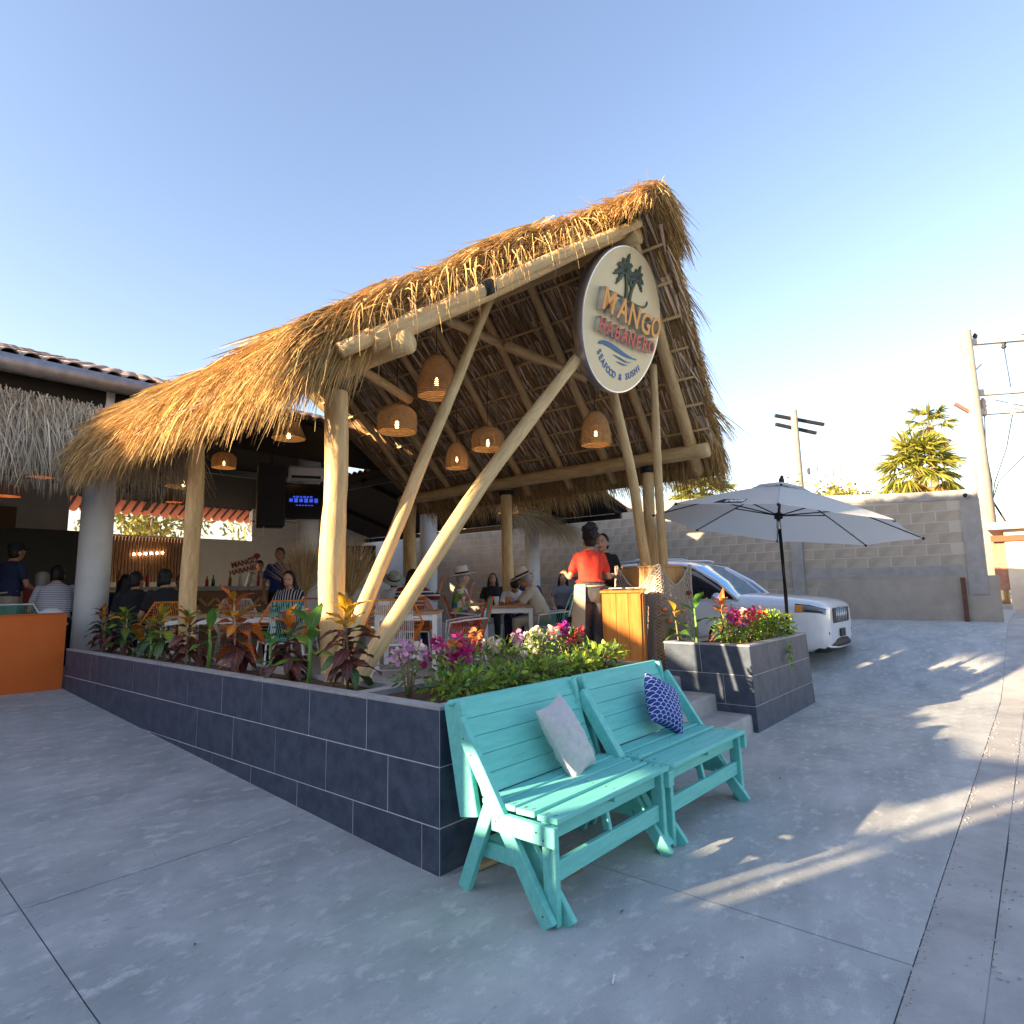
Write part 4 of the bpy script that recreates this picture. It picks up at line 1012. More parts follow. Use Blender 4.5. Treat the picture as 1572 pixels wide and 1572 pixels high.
C_ = [(2.60, 8.42, .50, 26, ['dark', 'org'], ['dark', 'dkg'], ['dark'], 'dark purple croton right beside the white corner column'),
      (2.58, 7.72, .50, 29, ['yel', 'gy'], ['gy', 'dkg'], ['dkg', 'dark'], 'green croton with yellow crown, second from the white column'),
      (2.62, 7.20, .44, 23, ['gy', 'org'], ['dkg', 'gy'], ['dkg'], 'leafy green croton tucked between two stakes near the column'),
      (2.58, 6.62, .50, 29, ['gy', 'yel'], ['gy', 'dark'], ['dark', 'dkg'], 'green veined croton just left of the second wooden post'),
      (2.56, 5.98, .50, 26, ['org', 'gy'], ['dark', 'org'], ['dark'], 'croton with orange veined leaves in front of the second post'),
      (2.57, 5.10, .66, 37, ['red', 'yel', 'red'], ['red', 'red', 'org'], ['dark', 'dark', 'red'], 'tallest croton with fiery red and yellow crown'),
      (2.58, 4.36, .50, 29, ['dark', 'org'], ['dark', 'dkg'], ['dark'], 'dark bronze croton left of the thick main post'),
      (2.57, 3.60, .58, 34, ['yel', 'red', 'yel'], ['dark', 'dkg', 'dark'], ['dkg', 'dark'], 'near croton with bright yellow top leaves at the bed corner')]
for i, (x, y, h, n, a, b, c, lb) in enumerate(C_): croton(x, y, h, n, a, b, c, lb, seed=i, sc=.92 if i < 4 else 1.0)
def broad(x, y, h, n, label, z=.80, sc=1., seed=0, mats=None):
    g = random.Random(seed); t = thing('broadleaf_plant', label, 'plant', (x, y, z), 0, 'green broadleaf plants')
    mb = MB(); mb.tube([(0, 0, -.02), (.01, .0, h*.5), (.0, .01, h*.95)], [.017, .015, .008], 8); mb.build('stem', m_gst, t, True)
    for i in range(n):
        q = i/max(1, n-1); put_leaf(BROAD[i % 2], t, (0, 0, h*(.4+.58*q)), i*2.5+g.uniform(-.4, .4)+seed, R(10+55*q+g.uniform(-10, 10)), sc*g.uniform(.8, 1.1), g.uniform(-.3, .3))
broad(2.56, 5.62, .40, 6, 'bright green broadleaf plant left of the red croton', seed=1, sc=.8)
broad(2.57, 4.60, .28, 4, 'small green broadleaf seedling between two dark crotons', seed=2, sc=.6)
broad(2.54, 4.02, .42, 6, 'big green broadleaf plant arching in front of the thick main post', seed=3, sc=1.02)
broad(2.6, 7.0, .2, 3, 'tiny green sprout at the foot of a tied stake', seed=5, sc=.45)
LP = [.25, 1., .8, .06]
m_l1 = mat('leaf_bright', (.25, .36, .045), .5, island=.45, transl=.3); m_l2 = mat('leaf_mid', (.11, .22, .035), .5, island=.4, transl=.25); m_l3 = mat('leaf_lime', (.32, .40, .04), .5, island=.35, transl=.3)
FLW = {'magenta': mat('bract_magenta', (.50, .03, .22), .6, island=.3, transl=.35), 'pale': mat('bract_pink', (.66, .34, .56), .6, island=.2, transl=.35), 'white': mat('bract_white', (.80, .74, .58), .6, island=.15, transl=.35),
       'coral': mat('bract_coral', (.68, .085, .10), .6, island=.25, transl=.35), 'violet': mat('bract_violet', (.30, .02, .32), .6, island=.3, transl=.3), 'orange': mat('bract_orange', (.68, .22, .06), .6, island=.25, transl=.35)}
def foliage(name, parent, c, r, n, size, mats, seed, upb=.5, prof=LP):
    g = np.random.default_rng(seed); d = g.normal(size=(n, 3)); d /= np.linalg.norm(d, axis=1)[:, None]; rad = g.random(n)**.45
    p = np.array(c)+d*rad[:, None]*np.array(r); dr = d+g.normal(size=(n, 3))*.5; dr[:, 2] += upb
    return strands(name, p, dr, g.uniform(size*.6, size*1.3, n), g.uniform(size*.22, size*.42, n), g.uniform(.1, .8, n), mats, parent, 3, .25, seed, 'stuff', prof)
def bush(x, y, z, r, h, n, size, mats, label, seed, flowers=(), name='flower_bush', cat='plant', group=None, leaf=True):
    t = thing(name, label, cat, (x, y, z), 0, group); g = random.Random(seed)
    mb = MB()
    for k in range(6):
        a = k*1.05+g.random(); mb.tube([(0, 0, -.02), (math.cos(a)*r*.4, math.sin(a)*r*.3, h*.5), (math.cos(a)*r*.7, math.sin(a)*r*.6, h*.95)], [.007, .005, .003], 5)
    mb.build('stem', m_stem, t, True)
    if leaf: foliage('foliage', t, (x, y, z+h*.55), (r, r*.8, h*.55), n, size, mats, seed)
    for i, (dx, dy, dz, kind, fr) in enumerate(flowers):
        gg = np.random.default_rng(seed*50+i); nn = 26; d = gg.normal(size=(nn, 3)); d /= np.linalg.norm(d, axis=1)[:, None]
        p = np.array((x+dx, y+dy, z+dz))+d*fr*gg.random(nn)[:, None]**.5*.9
        o = strands('flower_cluster', p, d+gg.normal(size=(nn, 3))*.4, gg.uniform(.026, .045, nn), gg.uniform(.024, .036, nn), gg.uniform(0, .6, nn), FLW[kind], t, 3, .2, seed+i, 'stuff', [.35, 1, .9, .2])
    return t
F = lambda k, n, r, h, s, fr=.05: [(random.Random(s+i*3).uniform(-r, r), random.Random(s+i*5+1).uniform(-r*.6, r*.6), h*random.Random(s+i*7+2).uniform(.72, 1.08), k[i % len(k)], fr*random.Random(s+i).uniform(.8, 1.2)) for i in range(n)]
fg = 'flowering shrubs in the short planter bed'
bush(2.60, 3.02, .80, .12, .30, 90, .05, [m_l2], 'sparse shrub with pale pink blossoms at the bed corner', 101, F(['pale', 'pale', 'white'], 7, .12, .30, 3), group=fg)
bush(2.88, 2.96, .80, .14, .24, 170, .055, [m_l1, m_l2], 'magenta bougainvillea nearest the bed corner', 102, F(['magenta'], 6, .16, .25, 14, .045), group=fg)
bush(3.20, 3.08, .80, .18, .30, 190, .055, [m_l2, m_l1], 'tall magenta bougainvillea with bare reddish twigs', 103, F(['magenta', 'magenta', 'orange'], 7, .22, .32, 25, .045), group=fg)
bush(3.62, 3.10, .80, .18, .26, 230, .055, [m_l1, m_l2], 'shrub with creamy white blossoms in front of the table leg', 104, F(['white', 'white', 'pale', 'magenta'], 6, .22, .28, 36, .042), group=fg)
bush(4.02, 3.10, .80, .16, .27, 230, .055, [m_l1, m_l2], 'leafy shrub with white blossom tufts below the green chair', 105, F(['white', 'white', 'pale'], 5, .18, .28, 47, .042), group=fg)
bush(4.38, 3.08, .80, .16, .28, 220, .055, [m_l2, m_l1], 'shrub with coral and violet blossoms nearest the podium', 106, F(['coral', 'magenta', 'violet', 'coral'], 6, .13, .31, 58, .045), group=fg)
gl = ['low bright green shrub at the near end of the bed', 'low bright green shrub behind the nearer bench back', 'low green shrub behind the grey pillow', 'low lime tipped shrub where the two benches meet', 'low green shrub beside the podium, overhanging the bench']
for i, x in enumerate((2.80, 3.18, 3.58, 3.98, 4.36)):
    bush(x, 2.76, .80, .25, .14+.05*(i == 4), 280, .065, [m_l1, m_l1, m_l2] if i not in (3,) else [m_l1, m_l3, m_l2], gl[i], 120+i, (), 'leafy_shrub', 'shrub', 'low green shrubs in the short bed')
# umbrella planter
bush(6.78, 2.62, .80, .22, .30, 300, .06, [m_l2, m_l1], 'shrub with pale pink and magenta blossoms in the parasol planter', 141, F(['pale', 'pale', 'magenta', 'coral'], 12, .22, .32, 71, .065))
bush(7.25, 2.60, .80, .24, .30, 320, .06, [m_l2, m_l1], 'shrub with coral and magenta blossoms beside the orange croton', 142, F(['coral', 'magenta', 'coral', 'white'], 11, .22, .34, 82, .06))
bush(7.72, 2.52, .80, .32, .30, 620, .075, [m_l1, m_l3, m_l2], 'lime green trailing shrub at the foot of the parasol pole', 143, (), 'leafy_shrub', 'shrub')
croton(7.2, 2.9, .50, 14, ['org', 'red'], ['org', 'dark'], ['dark'], 'orange croton in the parasol planter in front of the car', .80, 1.1, 44, None, False)
broad(6.75, 3.0, .42, 4, 'broad green leaf plant behind the pink flowers by the net', .80, .95, 9)
croton(6.56, 3.12, .42, 10, ['yel', 'org'], ['dkg'], ['dkg'], 'yellow tipped croton beside the fishing net box', .80, 1., 46, None, False)
vine = thing('trailing_vine', 'thin green vine hanging over the parasol planter edge', 'plant', (7.4, 2.3, .8))
mb = MB(); P = [(7.42, 2.33, .87), (7.44, 2.25, .86), (7.46, 2.235, .76), (7.45, 2.23, .66), (7.48, 2.232, .58)]; mb.tube(P, .004, 5); mb.build('stem', m_gst, vine, local=False)
foliage('foliage', vine, (7.46, 2.232, .68), (.05, .012, .16), 46, .05, [m_l2, m_l1], 150, -.3)
# ================================================================== FURNITURE
CORD = {'orange': mat('cord_orange', (.72, .20, .02), .5), 'red': mat('cord_red', (.66, .07, .015), .5), 'teal': mat('cord_teal', (.05, .42, .33), .5), 'white': mat('cord_white', (.75, .75, .73), .5), 'mint': mat('cord_mint', (.16, .55, .50), .5)}
_chair = {}
def chair_parts(cA, cB):
    key = (cA, cB)
    if key in _chair: return _chair[key]
    r = .011; parts = []
    def tb(pts, closed=False, rr=r, n=8): mb = MB(); mb.tube(pts, rr, n, True, closed); return mb
    def lerp_poly(P, q):
        P = [V(*p) for p in P]; ls = [(b-a).length for a, b in zip(P[:-1], P[1:])]; d = q*sum(ls)
        for a, b, l in zip(P[:-1], P[1:], ls):
            if d <= l+1e-9: return a.lerp(b, d/l)
            d -= l
        return P[-1]
    S = [(.23, .2, .38), (.23, -.2, .38), (-.19, -.21, .36), (-.19, .21, .36)]
    B = [(-.19, .21, .36), (-.25, .31, .60), (-.34, .19, .85), (-.34, -.19, .85), (-.25, -.31, .60), (-.19, -.21, .36)]
    parts.append(('seat_frame', tb(S, True), m_wmetal)); parts.append(('back_frame', tb(B), CORD[cA] if cA in ('orange', 'red') else m_wmetal))
    for s in (1, -1):
        parts.append(('armrest', tb([(-.25, s*.31, .60), (.0, s*.32, .58), (.21, s*.29, .55), (.23, s*.2, .38)]), CORD[cA] if cA in ('orange',) else m_wmetal))
        parts.append(('leg', tb([(.22, s*.19, .38), (.26, s*.24, 0)]), m_wmetal)); parts.append(('leg', tb([(-.18, s*.2, .37), (-.26, s*.24, 0)]), m_wmetal))
    parts.append(('stretcher', tb([(.25, .23, .10), (.25, -.23, .10), (-.24, -.23, .10), (-.24, .23, .10)], True, .008), m_wmetal))
    mb = MB()
    for k in range(19):
        y = -.19+.38*k/18; mb.tube([(.23, y, .385), (0, y, .355), (-.19, y*1.05, .365)], .0045, 4, False)
    parts.append(('seat_cords', mb, CORD[cB]))
    mb = MB(); top = [(-.34, .19, .85), (-.34, -.19, .85)]; bot = [(-.19, .21, .36), (-.19, -.21, .36)]
    for k in range(20):
        q = k/19; a = lerp_poly(bot, q); b = lerp_poly(top, q); mb.tube([a, (a+b)/2+V(-.03, 0, 0), b], .0045, 4, False)
    parts.append(('back_cords', mb, CORD[cB]))
    mb = MB()
    for s in (1, -1):
        bk = [(-.19, s*.21, .36), (-.25, s*.31, .60), (-.34, s*.19, .85)]; ar = [(.23, s*.2, .38), (.21, s*.29, .55), (-.25, s*.31, .60)]
        for k in range(15):
            q = k/14; a = lerp_poly([(.23, s*.2, .38), (-.19, s*.21, .36)], q); b = lerp_poly([(.21, s*.29, .55), (-.25, s*.31, .60)], q); mb.tube([a, b], .0045, 4, False)
            a = lerp_poly([(-.19, s*.21, .36), (-.34, s*.19, .85)], q); b = lerp_poly(bk, q)
            if (a-b).length > .02: mb.tube([a, b], .0045, 4, False)
    parts.append(('side_cords', mb, CORD[cA]))
    _chair[key] = [(n, b.mesh(n, m, True), 'cords' in n) for n, b, m in parts]; return _chair[key]
def chair(x, y, az, cA, cB, label, z=FL):
    t = thing('string_chair', label, 'chair', (x, y, z), R(az), 'corded patio chairs')
    for n, me, st in chair_parts(cA, cB):
        o = link(n, me, t)
        if st: o['kind'] = 'stuff'
    return t
m_top = mat('table_wood', (.42, .24, .11), .5, col2=(.55, .35, .18), scale=4, stretch=(1, 9, 1))
def table(x, y, rz, w, d, label, z=FL, H=.69):
    t = thing('dining_table', label, 'table', (x, y, z), rz, 'white framed dining tables')
    n = 6
    for k in range(n):
        mb = MB(); mb.cbox((0, -d/2+d*(k+.5)/n, H-.012), (w, d/n-.004, .026), .003); mb.build('plank', m_top, t)
    mb = MB()
    for s in (1, -1): mb.box((0, s*(d/2-.05), H-.065), (w-.12, .03, .075)); mb.box((s*(w/2-.05), 0, H-.065), (.03, d-.13, .075))
    mb.build('apron', m_wmetal, t)
    for sx in (1, -1):
        for sy in (1, -1): mb = MB(); mb.cbox((sx*(w/2-.055), sy*(d/2-.055), (H-.03)/2), (.06, .06, H-.03), .004); mb.build('leg', m_wmetal, t)
    return t
table(7.45, 6.38, R(45), .78, .78, 'wood topped white table between the two people in straw hats')
table(5.30, 6.15, R(42), .80, .80, 'wood topped white table behind the nearest orange chair')
table(3.75, 7.9, R(60), .8, 1.3, 'long white table behind the red croton')
table(3.6, 10.1, R(85), .8, 1.4, 'white table where the men in dark shirts sit')
table(6.6, 8.4, R(30), .8, .8, 'white table behind the crossing poles')
chair(4.62, 5.62, 50, 'orange', 'white', 'orange and white corded chair nearest the leaning pole')
chair(5.75, 5.62, 140, 'red', 'teal', 'red corded chair with teal back right of the front table')
chair(7.17, 6.98, -45, 'red', 'white', 'red and white chair under the woman in the floral shirt')
chair(7.86, 5.82, 132, 'teal', 'teal', 'teal corded chair under the man in the cream shirt')
chair(4.05, 7.05, 75, 'orange', 'mint', 'orange and mint corded chair left of the thick main post')
chair(4.9, 8.1, 215, 'red', 'white', 'red corded chair under the woman in striped blouse')
chair(4.55, 9.2, 240, 'white', 'white', 'white corded chair in front of the bar counter')
chair(3.32, 8.62, 85, 'orange', 'orange', 'orange corded chair under the man in the black shirt')
chair(6.2, 7.05, 40, 'orange', 'orange', 'orange corded chair under the person in the banded sweater')
chair(6.35, 9.2, 235, 'white', 'white', 'white corded chair beside the crossing poles')
chair(2.25, 10.25, 60, 'teal', 'teal', 'teal corded chair behind the orange wall')
# small things on tables
def tiny(name, label, cat, c, build, m):
    mb = MB(); build(mb); return tag(mb.build(name, m, smooth=True, loc=c), label, cat)
m_glass = mat('clear_cup', (.75, .80, .82), .15, spec=.6); m_amber = mat('amber_drink', (.50, .20, .03), .2); m_redcan = mat('red_can', (.5, .02, .02), .3, .3)
TZ = FL+.69+.002
cup = lambda r, h: (lambda mb: mb.lathe([(.0, 0), (r*.85, 0), (r, h), (r*.93, h), (r*.8, .01)], 14))
tiny('drink_cup', 'clear plastic cup on the table of the straw hats', 'cup', (7.3, 6.45, TZ), cup(.04, .14), m_glass)
tiny('drink_cup', 'amber drink in a cup beside the clear cup', 'cup', (7.38, 6.30, TZ), cup(.04, .13), m_amber)
tiny('soda_can', 'small red can on the table of the straw hats', 'can', (7.52, 6.40, TZ), lambda mb: mb.lathe([(.0, 0), (.028, 0), (.033, .01), (.033, .11), (.026, .12), (0, .12)], 14), m_redcan)
nb = thing('napkin_box', 'small wooden box with white napkins on the front table', 'napkin box', (5.0, 6.3, TZ))
mb = MB(); mb.cbox((0, 0, .04), (.15, .11, .08)); mb.build('box', m_top, nb); mb = MB(); mb.cbox((0, 0, .115), (.13, .06, .07)); mb.build('napkins', m_white, nb)
tiny('hot_sauce', 'slim sauce bottle beside the napkin box', 'bottle', (5.18, 6.05, TZ), lambda mb: mb.lathe([(0, 0), (.025, 0), (.025, .1), (.01, .13), (.01, .17), (0, .17)], 12), m_redcan)
# bar
bar = thing('bar_counter', 'bar counter with chevron wood front and pale top', 'bar', (5.9, 13.4, FL))
mb = MB(); mb.cbox((.2, 0, 1.06), (5.2, .7, .07)); mb.build('counter_top', m_rim, bar)
mb = MB(); mb.box((.2, .05, .5), (5.0, .5, 1.02)); mb.build('body', m_slat, bar)
m_chv = mat('chevron_wood', (.48, .27, .07), .55, col2=(.58, .36, .11), scale=6)
for i in range(30):
    for k in range(2):
        mb = MB(); s = 1 if i % 2 else -1; mb.box((-2.2+i*.165, -.21, .35+.42*k), (.2, .012, .05), Matrix.Rotation(s*.8, 3, 'Y')); mb.build('chevron_strip', m_chv, bar)
bt = [mat('bottle_a', (.03, .10, .03), .15), mat('bottle_b', (.25, .10, .02), .15), mat('bottle_c', (.6, .6, .62), .2), mat('bottle_d', (.35, .03, .03), .2)]
for i in range(14):
    c = (4.0+i*.27+.05*math.sin(i*3), 13.3+.1*math.sin(i*5), FL+1.097); k = 1+.25*math.sin(i*7)
    mb = MB(); mb.lathe([(0, 0), (.035, 0), (.035, .15*k), (.013, .2*k), (.013, .27*k), (0, .27*k)], 10)
    tag(mb.build('bottle', bt[i % 4], smooth=True, loc=c), ('green', 'amber', 'clear', 'red')[i % 4]+' bottle on the bar counter, '+('first', 'second', 'third', 'fourth', 'fifth', 'sixth', 'seventh', 'eighth', 'ninth', 'tenth', 'eleventh', 'twelfth', 'thirteenth', 'last')[i]+' from the left', 'bottle', 'bottles on the bar counter')
# televisions, loudspeaker, air conditioner on the second column
def tv(c, az, w, h, label, col):
    t = thing('television', label, 'television', c, R(az)); mb = MB(); mb.cbox((0, 0, 0), (.06, w, h), .01); mb.build('casing', m_black, t)
    mb = MB(); mb.box((.0325, 0, 0), (.003, w-.04, h-.04)); mb.build('screen', mat('screen_dark', (.006, .006, .012), .2), t)
    g = random.Random(int(w*1000))
    for i, (a, b, c_, d) in enumerate(((-.25, .12, .34, .05), (-.3, .02, .5, .12), (-.2, -.12, .3, .03))):
        for k in range(6):
            mb = MB(); mb.box((.0355, (a+c_*k/6)*w+.02, b*h+.0), (.002, c_*w/6*.7, d*h*(1 if k % 2 else .8))); mb.build('screen_text', col, t)
    return t
m_scr = mat('screen_blue', (.05, .12, .8), emit=(.06, .12, 1), estr=.16)
tv((6.03, 9.72, 3.02), 238, 1.0, .62, 'television showing blue letters behind the thick main post', m_scr)
tv((8.4, 11.6, 2.15), 230, .9, .6, 'dark television low behind the leaning pole', mat('screen_grey', (.1, .1, .12), emit=(.2, .2, .25), estr=.35))
ls = thing('loudspeaker', 'tall black loudspeaker box hanging left of the television', 'speaker', (5.35, 9.75, 2.55), R(245))
mb = MB(); mb.cbox((0, 0, .5), (.4, .44, 1.05), .02); mb.build('cabinet', m_black, ls)
mb = MB(); mb.box((.202, 0, .5), (.004, .38, .98)); mb.build('grille', mat('speaker_grille', (.02, .02, .022), .8, bump=.5, bscale=200), ls)
mb = MB(); mb.tube([(0, 0, 1.02), (0, 0, 1.7)], .015, 6); mb.build('bracket', m_black, ls)
mb = MB(); mb.tube([(.1, -.1, 0), (.12, -.1, -.16), (.05, -.25, -.22), (-.1, -.34, -.05)], .008, 6); mb.build('cable', m_wmetal, ls, True)
ac = thing('air_conditioner', 'small white air conditioner above the television', 'air conditioner', (6.12, 9.95, 3.55), R(240))
mb = MB(); mb.cbox((0, 0, 0), (.2, .6, .26), .03); mb.build('housing', m_wmetal, ac); mb = MB(); mb.box((.102, 0, -.07), (.004, .5, .05)); mb.build('louvre', m_black, ac)
# dried palm brush
for c, lb, sd in (((5.55, 9.0, FL+.9), 'dried palm broom standing left of the thick main post', 3), ((5.95, 8.3, FL+.9), 'dried palm broom peeking right of the thick main post', 4)):
    t = thing('palm_broom', lb, 'dried palm', c); g = np.random.default_rng(sd); n = 700
    a = g.normal(0, .33, n); dr = np.stack([np.sin(a)*-.77*1, np.sin(a)*.64, np.cos(a)], 1)+g.normal(0, .05, (n, 3))
    strands('bristles', np.tile(np.array(c), (n, 1))+g.normal(0, .02, (n, 3)), dr, g.uniform(.5, .95, n), g.uniform(.008, .014, n), g.uniform(0, .25, n), [m_thatchg2, m_thatch], t, 3, .08, sd)
    mb = MB(); mb.tube([(0, 0, -.9), (.02, 0, -.4), (0, 0, .1)], [.03, .035, .03], 10); mb.build('handle', m_log, t, True)
# wall logo on the white back wall
wlg = thing('wall_logo', 'red painted wall logo lettering on the white back wall', 'logo', (8.75, 17.19, 2.15))
LETT = []
def wall_text(s, x, z, h, rot, m):
    cu = bpy.data.curves.new('lettering', 'FONT'); cu.body = s; cu.size = h/.72; cu.align_x = 'CENTER'; cu.extrude = .004; cu.offset = .04*h; cu.materials.append(m)
    o = bpy.data.objects.new('lettering', cu); COL.objects.link(o); o.parent = wlg; o.location = (x, -.012, z); o.rotation_euler = (R(90), rot, 0); LETT.append(o)
m_wl = mat('wall_red', (.30, .07, .05), .8); wall_text('MANGO', -.02, .08, .15, -.25, m_wl); wall_text('HABANERO', .05, -.10, .14, -.25, m_wl)
mb = MB(); mb.ell((.32, -.012, .34), (.10, .008, .08)); mb.tube([(.05, -.01, .25), (.3, -.01, .34), (.42, -.01, .32)], .016, 6); mb.build('emblem', m_wl, wlg, True)
# low dark service cabinet and planter box behind the podium
cbn = thing('service_cabinet', 'low black cabinet behind the podium near the teal chair', 'cabinet', (8.2, 5.3, FL), R(40))
mb = MB(); mb.cbox((0, 0, .26), (.5, .8, .52), .01); mb.build('body', m_black, cbn)
for s in (-1, 1): mb = MB(); mb.cbox((-.255, s*.19, .27), (.012, .35, .42), .004); mb.build('door', mat('cabinet_door', (.02, .022, .03), .4), cbn)
broad(8.75, 5.45, .75, 7, 'leafy green indoor plant behind the teal chair', FL, 1.5, 17)

# ================================================================== PODIUM, POST BOX, NET
m_pod = mat('podium_wood', (.42, .135, .025), .35, col2=(.62, .26, .06), scale=3.2, stretch=(9, 9, .8), lo=.3, hi=.7, bump=.1)
pd = thing('host_podium', 'varnished orange wood host podium at the top of the steps', 'podium', (6.12, 3.56, FL), R(22))
for k in range(3): mb = MB(); mb.cbox((0, -.135+.135*k, .445), (.022, .132, .89), .003); mb.build('front_board', m_pod, pd)
for s in (1, -1): mb = MB(); mb.cbox((.12, s*.214, .44), (.22, .022, .88), .003); mb.build('side_board', m_pod, pd)
mb = MB(); mb.cbox((.11, 0, .905), (.29, .48, .026), .005, Matrix.Rotation(R(-4), 3, 'Y')); mb.build('top', m_pod, pd)
mb = MB(); mb.cbox((.15, .08, .935), (.2, .15, .01)); mb.cbox((.17, -.1, .935), (.2, .14, .008), M=Matrix.Rotation(.3, 3, 'Z')); tag(mb.build('menu_cards', m_white, loc=(6.12, 3.56, FL), rot=(0, 0, R(22))), 'white menu cards lying on the host podium', 'menus')
m_box = mat('post_box_wood', (.40, .20, .065), .5, col2=(.52, .29, .11), scale=3, stretch=(8, 8, .8))
BXC = (6.98, 3.62)
bxo = thing('post_box', 'square wooden box around the feet of the leaning poles', 'box', (BXC[0], BXC[1], FL), R(-10))
for k in range(4):
    a = k*math.pi/2
    for j in range(3):
        mb = MB(); mb.cbox((-.26, -.175+.175*j, .585), (.022, .171, 1.17), .003, None); o = mb.build('board', m_box, bxo); o.rotation_euler = (0, 0, a)
mb = MB(); mb.cbox((0, 0, 1.182), (.56, .56, .022), .004); mb.build('top', m_box, bxo)
fo = foliage('foliage', thing('potted_flowers', 'small yellow flowering plant on the post box', 'plant', (6.86, 3.72, FL+1.2)), (6.83, 3.70, FL+1.12), (.07, .07, .13), 150, .05, [m_l3, m_l1, FLW['white']], 170)
# fishing net: draped two-lobed curtain of knotted cord
m_net = mat('net_cord', (.42, .36, .29), .9, col2=(.50, .44, .37), scale=30)
net = thing('fishing_net', 'grey knotted fishing net draped over the wooden post box', 'net', (BXC[0], BXC[1], FL))
def netpoint(u, v, off=0):
    """u around the two visible sides of the box (0..1), v down (0 top..1 bottom)"""
    cr = R(-10); hw = .295+off
    per = u*2.0
    if per < 1: lx, ly = -hw, hw-2*hw*per          # west side, going to the south-west corner
    else: lx, ly = -hw+2*hw*(per-1), -hw
    sag = .30*math.sin(math.pi*min(1, max(0, (u-.0)/.5)))**1.2 if u < .5 else .26*math.sin(math.pi*(u-.5)/.5)**1.2
    z0 = 1.20-sag*.9*(1 if u > .02 else 0)
    fold = .03*math.sin(u*34+v*1.5)*(.3+v)+.05*v*math.sin(u*11+1)
    sp = 1+.28*v*v
    nx, ny = (-1, 0) if per < 1 else (0, -1)
    lx = lx*sp+nx*(.02+abs(fold)); ly = ly*sp+ny*(.02+abs(fold))
    z = z0*(1-v)+.03*v+.0
    x = BXC[0]+lx*math.cos(cr)-ly*math.sin(cr); y = BXC[1]+lx*math.sin(cr)+ly*math.cos(cr)
    return V(x, y, FL+max(z, .012))
mb = MB(); nu, nv = 46, 30
for k in range(-nv, nu+1):
    for dirn in (1, -1):
        P = []
        for j in range(nv+1):
            i = k+j if dirn > 0 else k+nv-j
            if 0 <= i <= nu: P.append(netpoint(i/nu, j/nv, .006*((i+j) % 2)))
        if len(P) > 1: mb.tube(P, .0058, 3, False)
tag(mb.build('mesh_cords', m_net, net, local=False), kind='stuff')
mb = MB(); mb.tube([netpoint(i/60, 0, .004) for i in range(61)], .011, 6); mb.build('head_rope', m_net, net, True, local=False)
for q_ in (0, 1): mb = MB(); mb.tube([netpoint(abs(q_-.002*i), i/20, .01) for i in range(21)], .015, 6); mb.build('side_rope', m_net, net, True, local=False)
m_fl = mat('net_float_orange', (.70, .22, .10), .6)
for u_, v_ in ((.53, .42), (.56, .52), (.2, .15), (.9, .2)):
    p = netpoint(u_, v_, .03); mb = MB(); mb.ell(p, (.035, .035, .028)); mb.build('float', m_fl if v_ > .3 else mat('net_float_red', (.25, .05, .03), .7), net, True, local=False)
# ================================================================== PEOPLE
REM = []
def remesh_later(o, vox, it=4, fac=.5): REM.append((o, vox, it, fac))
SKIN = [mat('skin_a', (.52, .28, .17), .55, col2=(.47, .24, .145), scale=14), mat('skin_b', (.42, .21, .125), .55, col2=(.37, .18, .105), scale=14), mat('skin_c', (.60, .35, .24), .55, col2=(.54, .30, .20), scale=14)]
def cloth(name, c, c2=None): return mat(name, c, .85, col2=c2 or tuple(q*.8 for q in c), scale=7, bump=.35, bscale=9, bdist=.015)
def stripe(name, cols, sc, axis='Z', sharp=True):
    m = bpy.data.materials.new(name); m.use_nodes = True; N = m.node_tree.nodes; L = m.node_tree.links; b = N['Principled BSDF']; b.inputs['Roughness'].default_value = .85
    t = N.new('ShaderNodeTexCoord'); s = N.new('ShaderNodeSeparateXYZ'); L.new(t.outputs['Object'], s.inputs[0])
    a = N.new('ShaderNodeMath'); a.operation = 'MULTIPLY'; a.inputs[1].default_value = sc; L.new(s.outputs[axis], a.inputs[0])
    f = N.new('ShaderNodeMath'); f.operation = 'FRACT'; L.new(a.outputs[0], f.inputs[0])
    r = N.new('ShaderNodeValToRGB'); r.color_ramp.interpolation = 'CONSTANT'; e = r.color_ramp.elements; e[0].color = (*cols[0][1], 1); e[0].position = 0
    e[1].position = cols[1][0]; e[1].color = (*cols[1][1], 1)
    for p, c in cols[2:]: q = e.new(p); q.color = (*c, 1)
    L.new(f.outputs[0], r.inputs[0]); L.new(r.outputs[0], b.inputs['Base Color']); return m
def floral(name):
    m = bpy.data.materials.new(name); m.use_nodes = True; N = m.node_tree.nodes; L = m.node_tree.links; b = N['Principled BSDF']; b.inputs['Roughness'].default_value = .8
    t = N.new('ShaderNodeTexCoord'); nz = N.new('ShaderNodeTexNoise'); nz.inputs['Scale'].default_value = 7; L.new(t.outputs['Object'], nz.inputs['Vector'])
    v = N.new('ShaderNodeTexVoronoi'); v.inputs['Scale'].default_value = 13; ad = N.new('ShaderNodeMixRGB'); ad.inputs[0].default_value = .12
    L.new(t.outputs['Object'], ad.inputs[1]); L.new(nz.outputs['Color'], ad.inputs[2]); L.new(ad.outputs[0], v.inputs['Vector'])
    s = N.new('ShaderNodeSeparateColor'); L.new(v.outputs['Color'], s.inputs[0])
    r = N.new('ShaderNodeValToRGB'); r.color_ramp.interpolation = 'CONSTANT'; e = r.color_ramp.elements
    for i, c in enumerate(((.72, .66, .50), (.60, .05, .18), (.15, .38, .10), (.76, .70, .55), (.72, .50, .05), (.05, .22, .30), (.74, .30, .38), (.7, .64, .5))):
        q = e[i] if i < 2 else e.new(i/8); q.position = i/8; q.color = (*c, 1)
    L.new(s.outputs[0], r.inputs[0]); L.new(r.outputs[0], b.inputs['Base Color']); return m
